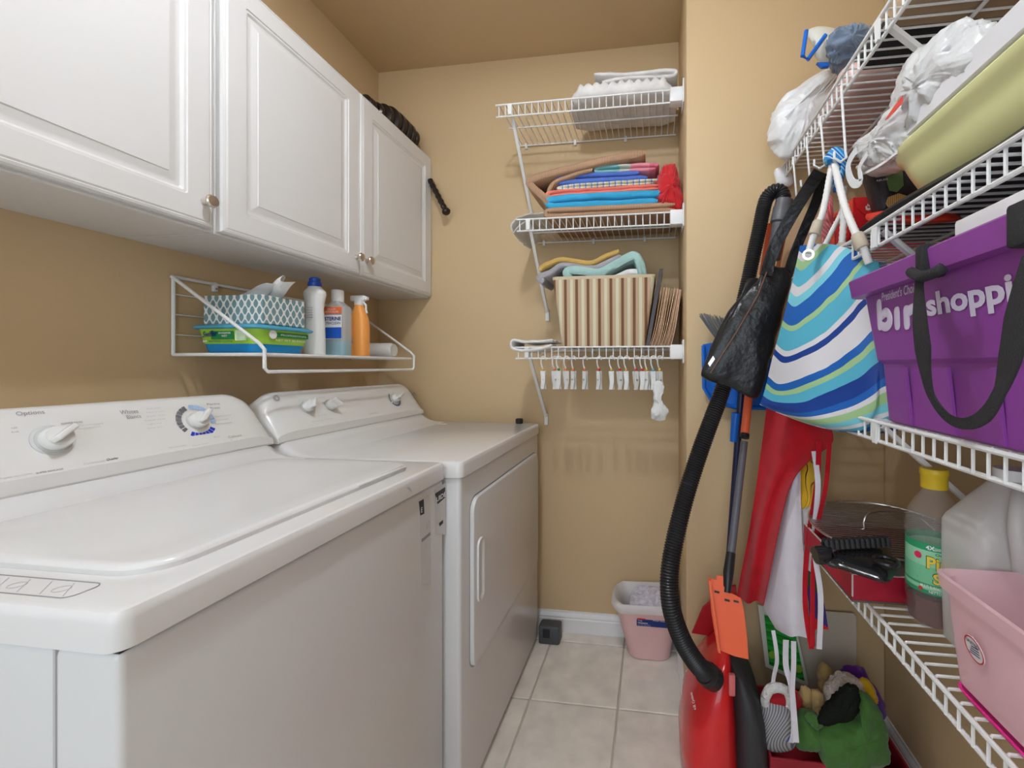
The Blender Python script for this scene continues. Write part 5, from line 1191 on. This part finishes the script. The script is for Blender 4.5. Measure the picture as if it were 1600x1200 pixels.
MB().lathe([(.0145, .0009), (.0162, .0009), (.0162, .0012), (.0145, .0012)], Mb, 30).build('badge_ring', mat('badge_red', srgb(190, 50, 60), .5), bg)
R3_ = Mb.to_3x3()
NVY = mat('badge_navy', srgb(45, 50, 100), .5)
text('UNITED', bq + R3_ @ Vector((-.011, .0055, .0010)), R3_ @ Vector((1, 0, 0)), R3_ @ Vector((0, 1, 0)), .022, .0045, NVY, bg, bold=.02)
b = MB()
for k in range(4): b.add([Mb @ Vector(p) for p in [(-.010 + .002 * k, -.009 + k * .0035, .0011), (.009, -.006 + k * .0035, .0011), (.009, -.0045 + k * .0035, .0011), (-.010 + .002 * k, -.0075 + k * .0035, .0011)]], [[0, 1, 2, 3]])
b.build('badge_stripes', NVY, bg, smooth=0)
MT = mat('magenta_plastic', srgb(225, 45, 140), .35)
o = thing('magenta_tray', 'thin magenta tray under the pink tub', 'tray', (.50, .47, Z4))
MB().loft([rrect(.416, .61, .25, .655, Z4, .02, 5), rrect(.410, .616, .244, .661, Z4 + .009, .022, 5), rrect(.413, .613, .247, .658, Z4 + .0095, .021, 5), rrect(.420, .606, .254, .650, Z4 + .004, .02, 5)]).build('tray_body', MT, o)

# ------------------------------------------------------------------ purple bin on the third right shelf
Z3 = 1.0645
PUB = mat('purple_plastic', srgb(138, 66, 150), .36, bump=.08, bscale=120)
pb = thing('purple_bin', 'large purple plastic bin lettered bin shopping on the third right shelf', 'bin', (.53, .52, Z3))
def pr_(z, ins, r_=.018): return rrect(.374 + ins, .690 - ins, .14 + ins, .848 - ins, z, r_, 5)
ZR = 1.318
def pins(z): return .030 * (1 - (z - Z3) / (ZR - Z3))
rings = [pr_(Z3, pins(Z3) + .006), pr_(Z3 + .004, pins(Z3)), pr_(1.165, pins(1.165) + .006), pr_(1.172, pins(1.172)), pr_(1.285, pins(1.285)), pr_(1.286, -.014, .024), pr_(ZR - .003, -.018, .026), pr_(ZR, -.015, .024), pr_(ZR, -.001), pr_(ZR - .006, .004), pr_(1.20, pins(1.2) + .008), pr_(Z3 + .01, pins(Z3) + .010)]
body = MB().loft(rings).build('tub_body', PUB, pb, smooth=30)
def pface(px, py, lift=0):
    """point on the sloping front face of the purple bin"""
    z = 1.2
    for _ in range(6):
        q = P(px, py, x=.374 + pins(z) - lift); z = q.z
    return q
for px in (1412, 1478, 1552):
    a = pface(px, 560); z0, z1 = Z3 + .004, 1.160
    b = MB(); b.prism([Vector((.374 + pins(z0) + .001, a.y - .004, z0)), Vector((.374 + pins(z0) + .001, a.y + .004, z0)), Vector((.374 + pins(z1) + .002, a.y + .004, z1)), Vector((.374 + pins(z1) + .002, a.y - .004, z1))], (-.004, 0, 0), .001); b.build('rib', PUB, pb)
LT = mat('text_lilac', srgb(205, 195, 215), .5)
upf = Vector((-.030, 0, .254)).normalized(); rt = Vector((0, -1, 0))
def ptext(s, x0p, x1p, ybp, ytp, bold, shear=0):
    a = pface(x0p, ybp); e = pface(x1p, ybp - (x1p - x0p) * .06); t = pface(x0p, ytp)
    text(s, a, rt, upf, a.y - e.y, t.z - a.z, LT, pb, bold=bold, depth=.0012, shear=shear)
def stroke(pts, r=.0078, closed=False):
    c = [pface(*q, .0) for q in pts]; c = c if len(c) == 2 else smooth_path(c, 5)
    m_ = MB().tube(c, r, 10, closed=closed)
    m_.v = [Vector((v.x * .0 + (.374 + pins(v.z) - .0008) + (v.x - (.374 + pins(v.z))) * .15, v.y, v.z)) for v in m_.v]
    for e in (c[0], c[-1]): m_.sphere((.374 + pins(e.z) - .0008, e.y, e.z), r, 12, (.15, 1, 1))
    return m_.build('lettering', LT, pb)
stroke([(1374, 474), (1376, 510)]); stroke([(1377, 494), (1386, 488), (1391, 496), (1390, 506), (1384, 511), (1377, 508)])
stroke([(1402, 486), (1403, 509)]); stroke([(1417, 484), (1418, 508)]); stroke([(1418, 488), (1428, 482), (1434, 488), (1436, 505)])
ptext('shopping', 1452, 1668, 505, 458, .035)
ptext("President's Choice", 1379, 1440, 471, 457, .012, .35)
WEB = mat('black_webbing', (.022, .022, .024), .8, bump=.7, bscale=500, bdist=.002)
def wp(px, py, x): return P(px, py, x=x)
hs = thing('webbing_strap', 'black webbing strap looped over the front of the purple bin', 'strap', wp(1490, 660, .35))
ribbon(MB(), [wp(1440, 418, .350), wp(1436, 450, .345), wp(1437, 500, .342), wp(1442, 545, .342), wp(1447, 585, .342), wp(1456, 620, .342), wp(1480, 652, .342), wp(1510, 662, .342), wp(1540, 648, .342), wp(1563, 610, .342), wp(1578, 560, .342), wp(1590, 500, .342), wp(1602, 440, .344), wp(1612, 395, .350)],
       [.016, .016, .028, .030, .018, .010, .010, .013, .016, .014, .026, .030, .024, .018], (-1, 0, 0), .0025, 6).build('webbing', WEB, hs, smooth=60)
k0 = P(1437, 415, x=.352)
b = MB(); b.box(.350, .385, k0.y - .009, k0.y + .009, 1.280, 1.3235, .004, 2); b.build('rim_loop', WEB, hs)
b = MB(); b.tube(smooth_path([wp(1424, 425, .348), wp(1440, 432, .338), wp(1462, 425, .34), wp(1476, 416, .346)], 5), [.007] * 15 + [.004], 8); b.build('knot', WEB, hs, smooth=60)
k1_ = P(1592, 385, x=.352); MB().box(.348, .380, k1_.y - .012, k1_.y + .012, 1.278, 1.3215, .004, 2).build('rim_loop', WEB, hs)
tag(MB().box(.392, .66, .17, .625, 1.30, 1.352, .004, 2).build('white_box_lid', mat('lid_white', (.76, .76, .77), .4)), 'white flat lid lying in the top of the purple bin', 'lid')

# ------------------------------------------------------------------ second right shelf: basins, shoe box, bags
Z2 = 1.4185
tag(MB().puff([Vector(p) for p in [(.42, .96, Z2 + .013), (.42, .6, Z2 + .013), (.43, .25, Z2 + .013), (.69, .22, Z2 + .013), (.695, .6, Z2 + .013), (.69, .96, Z2 + .013)]], (0, 0, .024), .1, 5, .003, 12, 60).build('black_garment_bag', mat('black_nylon', (.015, .014, .016), .5), smooth=50), 'flat black bag lying on the shelf under the yellow basin', 'bag')
YB_ = mat('yellow_plastic', srgb(236, 234, 172), .3, bump=.1, bscale=6, bdist=.02, var=.10, vscale=5)
def er(z, ins, x0=.408, x1=.695, y0=.10, y1=.868):
    return rrect(x0 + ins, x1 - ins, y0 + ins, y1 - ins, z, max(.04, .10 - ins), 14)
zb_ = Z2 + .027
tag(MB().loft([er(zb_, .060), er(zb_ + .002, .050), er(zb_ + .010, .036), er(zb_ + .045, .018), er(zb_ + .066, .009), er(zb_ + .070, .002), er(zb_ + .082, -.002), er(zb_ + .086, .001), er(zb_ + .084, .010), er(zb_ + .05, .022), er(zb_ + .014, .044)]).build('yellow_basin', YB_, smooth=45), 'big oval pale yellow basin on the second right shelf', 'basin')
WB_ = mat('basin_white', (.74, .73, .75), .35)
ew = lambda z, ins: er(z, ins, .408, .692, .11, .842)
zw = zb_ + .024
tag(MB().loft([ew(zw, .07), ew(zw + .004, .058), ew(zw + .06, .018), ew(zw + .066, .002), ew(zw + .067, -.002), ew(zw + .100, -.003), ew(zw + .103, .0), ew(zw + .100, .006), ew(zw + .05, .026), ew(zw + .01, .056)]).build('white_basin', WB_, smooth=45), 'white oval basin with a broad rim nested in the yellow basin', 'basin')
o = thing('shoe_box', 'bright red shoe box with a white tick logo on the second right shelf', 'shoe box', (.60, 1.28, Z2))
RSB = mat('shoebox_red', srgb(200, 25, 35), .45); ORS = mat('shoebox_orange', srgb(235, 75, 50), .45)
xb0 = P(1333, 330, y=1.20).x; zt_b = P(1350, 310, y=1.20).z
MB().box(xb0, .69, 1.20, 1.38, Z2, zt_b, .001, 1).build('carton', RSB, o, smooth=0)
MB().box(xb0 - .003, xb0, 1.20, 1.38, Z2, zt_b + .001).build('side_panel', ORS, o, smooth=0)
fl = [P(*q, y=1.199) for q in [(1333, 309), (1400, 307), (1400, 336), (1365, 337), (1348, 334), (1339, 325)]]
MB().prism(fl, (0, -.002, 0)).build('flap', mat('shoebox_flap', srgb(215, 35, 40), .4), o, smooth=0)
sw = [P(*q, y=1.1965) for q in [(1352, 323), (1353, 328), (1357, 329), (1370, 322), (1359, 325), (1355, 325), (1354, 321)]]
MB().prism(sw, (0, -.0005, 0)).build('logo', PW, o, smooth=0)
a = P(1355, 323.5, y=1.1968); text('NIKE', a, (1, 0, 0), (0, 0, 1), P(1366, 323, y=1.1968).x - a.x, .0085, PW, o, bold=.03)
MB().prism([P(*q, y=1.199) for q in [(1338, 358), (1380, 357), (1380, 369), (1338, 370)]], (0, -.001, 0)).build('size_label', PRINTL, o, smooth=0)
fb = thing('printed_bag', 'black shopping bag printed with green and tan leaves behind the yellow basin', 'bag', P(1395, 335, y=1.02))
def fp(px, py, dy=0): return P(px, py, y=1.03 + dy)
MB().puff([fp(1352, 262), fp(1385, 256), fp(1430, 245), fp(1445, 300), fp(1430, 338), fp(1395, 338), fp(1370, 345), fp(1366, 325), fp(1358, 290)], (.02, .10, 0), .1, 5, .005, 20).build('bag_body', mat('bag_black', (.02, .018, .024), .45, bump=.6, bscale=40, bdist=.004), fb, smooth=50)
dyl = -.054
MB().prism([fp(*q, dyl) for q in [(1382, 262), (1410, 262), (1412, 290), (1402, 300), (1390, 298), (1385, 280)]], (0, .0012, 0)).build('leaf_print', mat('leaf_green', srgb(100, 135, 85), .5), fb, smooth=0)
MB().prism([fp(*q, dyl - .001) for q in [(1388, 308), (1384, 318), (1390, 326), (1388, 332), (1400, 330), (1418, 328), (1436, 320), (1425, 312), (1418, 306), (1404, 302)]], (0, .0012, 0)).build('leaf_print', bands('leaf_tan', [(0, srgb(205, 175, 105)), (.75, srgb(150, 115, 65))], 'Object', 0, 260, .5), fb, smooth=0)
for k, s in enumerate(('WISH UPON A LEAF', 'GROW WITH US', 'REUSE')):
    a = fp(1366 + 2 * k, 272 + 6 * k, dyl - .001); text(s, a, (1, 0, .12), (0, 0, 1), .034 - .006 * k, .004, PW, fb)
tag(MB().puff([P(*q, x=.47) for q in [(1376, 333), (1395, 328), (1420, 325), (1450, 322), (1480, 345), (1440, 352), (1400, 350), (1380, 345)]], (.12, 0, 0), .4, 4, .003).build('red_pouch', mat('pouch_red', srgb(225, 60, 40), .5), smooth=50), 'small orange-red pouch under the printed bag', 'pouch')
def ff(px, py, dy=0): return P(px, py, y=1.17 + dy)
o = thing('pink_sandal', 'pink patterned flip-flop standing upright behind the rope handles', 'sandal', ff(1290, 385))
MB().prism([ff(*q) for q in [(1286, 385), (1282, 350), (1283, 320), (1288, 304), (1296, 299), (1302, 308), (1303, 335), (1300, 365), (1298, 385)]], (.004, .018, 0), .003).build('sole', bands('pink_pattern', [(0, srgb(230, 120, 125)), (.6, srgb(235, 165, 165))], 'Object', 2, 90, .6, warp=.5), o, smooth=60)
MB().tube(smooth_path([ff(1284, 340, -.001), ff(1290, 332, -.014), ff(1294, 318, -.004), ff(1298, 334, -.014), ff(1303, 345, -.001)], 5), .0028, 8).build('thong_strap', mat('pink_strap', srgb(235, 90, 100), .5), o)
tag(MB().puff([P(*q, y=1.18) for q in [(1305, 340), (1312, 330), (1324, 332), (1334, 350), (1336, 375), (1325, 388), (1308, 388)]], (0, .07, 0), .5, 5, .003).build('red_ball_cap', cloth('cap_red', srgb(215, 40, 40), bump=.2), smooth=60), 'rounded bright red cloth cap left of the shoe box', 'cap')
o = thing('orange_rod', 'slim orange rod showing between the hose and the black straps', 'rod', P(1195, 380, y=1.29))
MB().tube([P(1203, 350, y=1.33), P(1190, 430, y=1.33)], .0075, 10).build('shaft', ORG, o)
MB().tube([P(1226, 365, y=1.30), P(1214, 425, y=1.30)], .006, 10).build('side_rod', mat('wood_orange', srgb(205, 140, 80), .5), o)

# ------------------------------------------------------------------ top right shelf: bags and packages
Z1 = 1.7845
FILM = mat('bag_film', (.84, .84, .84), .35, alpha=.93, bump=.6, bscale=40, bdist=.006)
FILM2 = mat('bag_film_grey', (.70, .70, .70), .28, alpha=.92, bump=.7, bscale=45, bdist=.006)
def bagp(name, label, m, poly, depth, amp=.012, yfn=None, fs=14, group='white plastic bags', bulge=.5, seed=1):
    b = MB(); b.puff([yfn(a, c) for a, c in poly], depth, bulge, 8, amp, fs, 110, seed=seed); return b, label
def y13(a, c): return P(a, c, y=1.33)
wbg = thing('plastic_bag', 'full white plastic bag bulging over the far end of the top right shelf', 'plastic bag', y13(1240, 250), 'plastic bags on the top right shelf')
MB().puff([y13(*q) for q in [(1203, 212), (1210, 180), (1232, 160), (1262, 140), (1300, 110), (1330, 98), (1345, 115), (1335, 150), (1300, 195), (1262, 232), (1238, 247), (1215, 243), (1203, 228)]], (.03, .15, 0), .5, 14, .012, 11, 170, ridge=.006).build('bag_body', FILM, wbg, smooth=75)
MB().puff([y13(*q) for q in [(1217, 162), (1230, 150), (1255, 130), (1290, 110), (1310, 110), (1285, 130), (1250, 150), (1232, 165), (1222, 172), (1212, 178)]], (0, .06, 0), .4, 6, .008, 22, 90).build('bag_neck', FILM, wbg, smooth=75)
random.seed(11)
for k in range(7):
    a0 = y13(1328 - 4 * k, 104 + k * 3); e0 = y13(1300 - 14 * k, 150 + 9 * k); mid = a0.lerp(e0, .5)
    off = Vector((0, -.088 - .004 * math.sin(k), 0))
    MB().tube([a0 + off * .5, mid + off * .96, e0 + off * .80], [.002, .0045, .002], 8).build('crease', FILM, wbg, smooth=75)
tag(MB().puff([Vector(p) for p in [(.435, 1.22, Z1 + .030), (.430, 1.1, Z1 + .030), (.435, 1.02, Z1 + .030), (.56, .99, Z1 + .030), (.695, 1.0, Z1 + .03), (.69, 1.2, Z1 + .03), (.69, 1.40, Z1 + .03), (.56, 1.38, Z1 + .03)]], (0, 0, .055), .2, 7, .012, 14, 90).build('wrapped_quilt', mat('pink_wrap', srgb(215, 180, 172), .4, bump=.8, bscale=18, bdist=.012), smooth=60), 'pale pink plastic-wrapped quilt lying on the far half of the top right shelf', 'package')
tag(MB().box(.43, .69, .865, .975, Z1, Z1 + .03, .004, 2).build('dark_case', BLKM), 'flat black case on the top right shelf beside the pink package', 'case')
tag(MB().box(.43, .69, .70, .86, Z1, Z1 + .028, .003, 2).build('brown_case', mat('tan_card', srgb(175, 150, 120), .7)), 'flat tan case on the top right shelf nearest the camera', 'case')
def y11(a, c): return P(a, c, y=1.10)
tag(MB().puff([y11(*q) for q in [(1292, 82), (1300, 62), (1340, 50), (1375, 60), (1368, 90), (1345, 100), (1330, 98), (1310, 100), (1300, 92)]], (.03, .10, 0), .4, 12, .014, 22, 140, ridge=.008).build('denim_cloth', cloth('denim_grey', srgb(115, 130, 150), bump=.3), smooth=60), 'crumpled grey-blue denim cloth hanging at the top right shelf front', 'cloth')
fw = thing('blue_edged_bag', 'white bag with bright blue edging at the top of the frame', 'bag', y11(1275, 100))
MB().puff([P(*q, y=1.2) for q in [(1262, 50), (1300, 45), (1330, 60), (1320, 88), (1298, 98), (1275, 90), (1270, 75)]], (.02, .05, 0), .3, 6, .006, 20).build('bag_body', mat('bag_cream', (.7, .68, .6), .5), fw, smooth=60)
MB().tube([P(*q, y=1.165) for q in [(1260, 48), (1254, 88), (1262, 93), (1290, 55)]], .0055, 8).build('blue_edging', BLP, fw)
MB().prism([P(*q, y=1.165) for q in [(1277, 97), (1300, 97), (1296, 103), (1285, 104)]], (0, .01, 0)).build('blue_edging', BLP, fw, smooth=0)
# big crinkled bags hanging in front, between the top two shelves
def x42(a, c, dx=0): return P(a, c, x=.428 + dx)
gb = thing('plastic_bag', 'large crinkled grey-white plastic bag with a red print, hanging beside the basins', 'plastic bag', x42(1400, 260), 'plastic bags on the top right shelf')
MB().puff([x42(*q) for q in [(1412, 205), (1405, 170), (1410, 135), (1422, 100), (1445, 72), (1480, 50), (1545, 35), (1580, 60), (1545, 110), (1500, 150), (1455, 195), (1430, 220)]], (.06, 0, 0), .4, 16, .008, 20, 190, seed=3, ridge=.006).build('bag_body', FILM2, gb, smooth=75)
MB().puff([x42(*q, -.01) for q in [(1340, 228), (1362, 208), (1392, 190), (1412, 162), (1440, 160), (1430, 200), (1415, 235), (1395, 250), (1365, 258), (1352, 252)]], (.05, 0, 0), .4, 14, .006, 24, 170, seed=6, ridge=.005).build('bag_tail', FILM2, gb, smooth=75)
MB().prism([P(*q, x=.385) for q in [(1383, 188), (1398, 166), (1411, 149), (1411, 160), (1398, 175), (1387, 186)]], (-.001, 0, 0)).build('red_print', mat('print_red', srgb(225, 80, 65), .4), gb, smooth=0)
ribbon(MB(), [x42(1352, 225, -.03), x42(1334, 240, -.03), x42(1325, 262, -.03), x42(1332, 285, -.03), x42(1345, 284, -.03), x42(1343, 262, -.03), x42(1356, 240, -.03)], [.012, .016, .022, .018, .014, .012, .010], (-1, 0, 0), .0015, 6).build('bag_handle', FILM, gb, smooth=70)
ribbon(MB(), [x42(1345, 270, -.02), x42(1352, 270, -.02), x42(1375, 258, -.02), x42(1402, 238, -.02)], .005, (-1, 0, 0), .0015, 6).build('bag_handle', FILM, gb, smooth=70)
tag(MB().puff([x42(*q, .04) for q in [(1340, 262), (1370, 250), (1405, 235), (1440, 235), (1430, 262), (1400, 268), (1365, 276)]], (.05, 0, 0), .4, 6, .008, 26, seed=9).build('plastic_bag', FILM, smooth=70), 'flattened white plastic bag lying over the printed black bag', 'plastic bag', 'plastic bags on the top right shelf')
tag(MB().puff([P(*q, y=1.40) for q in [(1210, 268), (1222, 262), (1236, 268), (1240, 285), (1228, 292), (1214, 288)]], (0, .03, 0), .4, 4, .004, 30).build('white_ribbon', FILM, smooth=70), 'small white plastic scrap tied at the far end of the top right shelf', 'plastic')
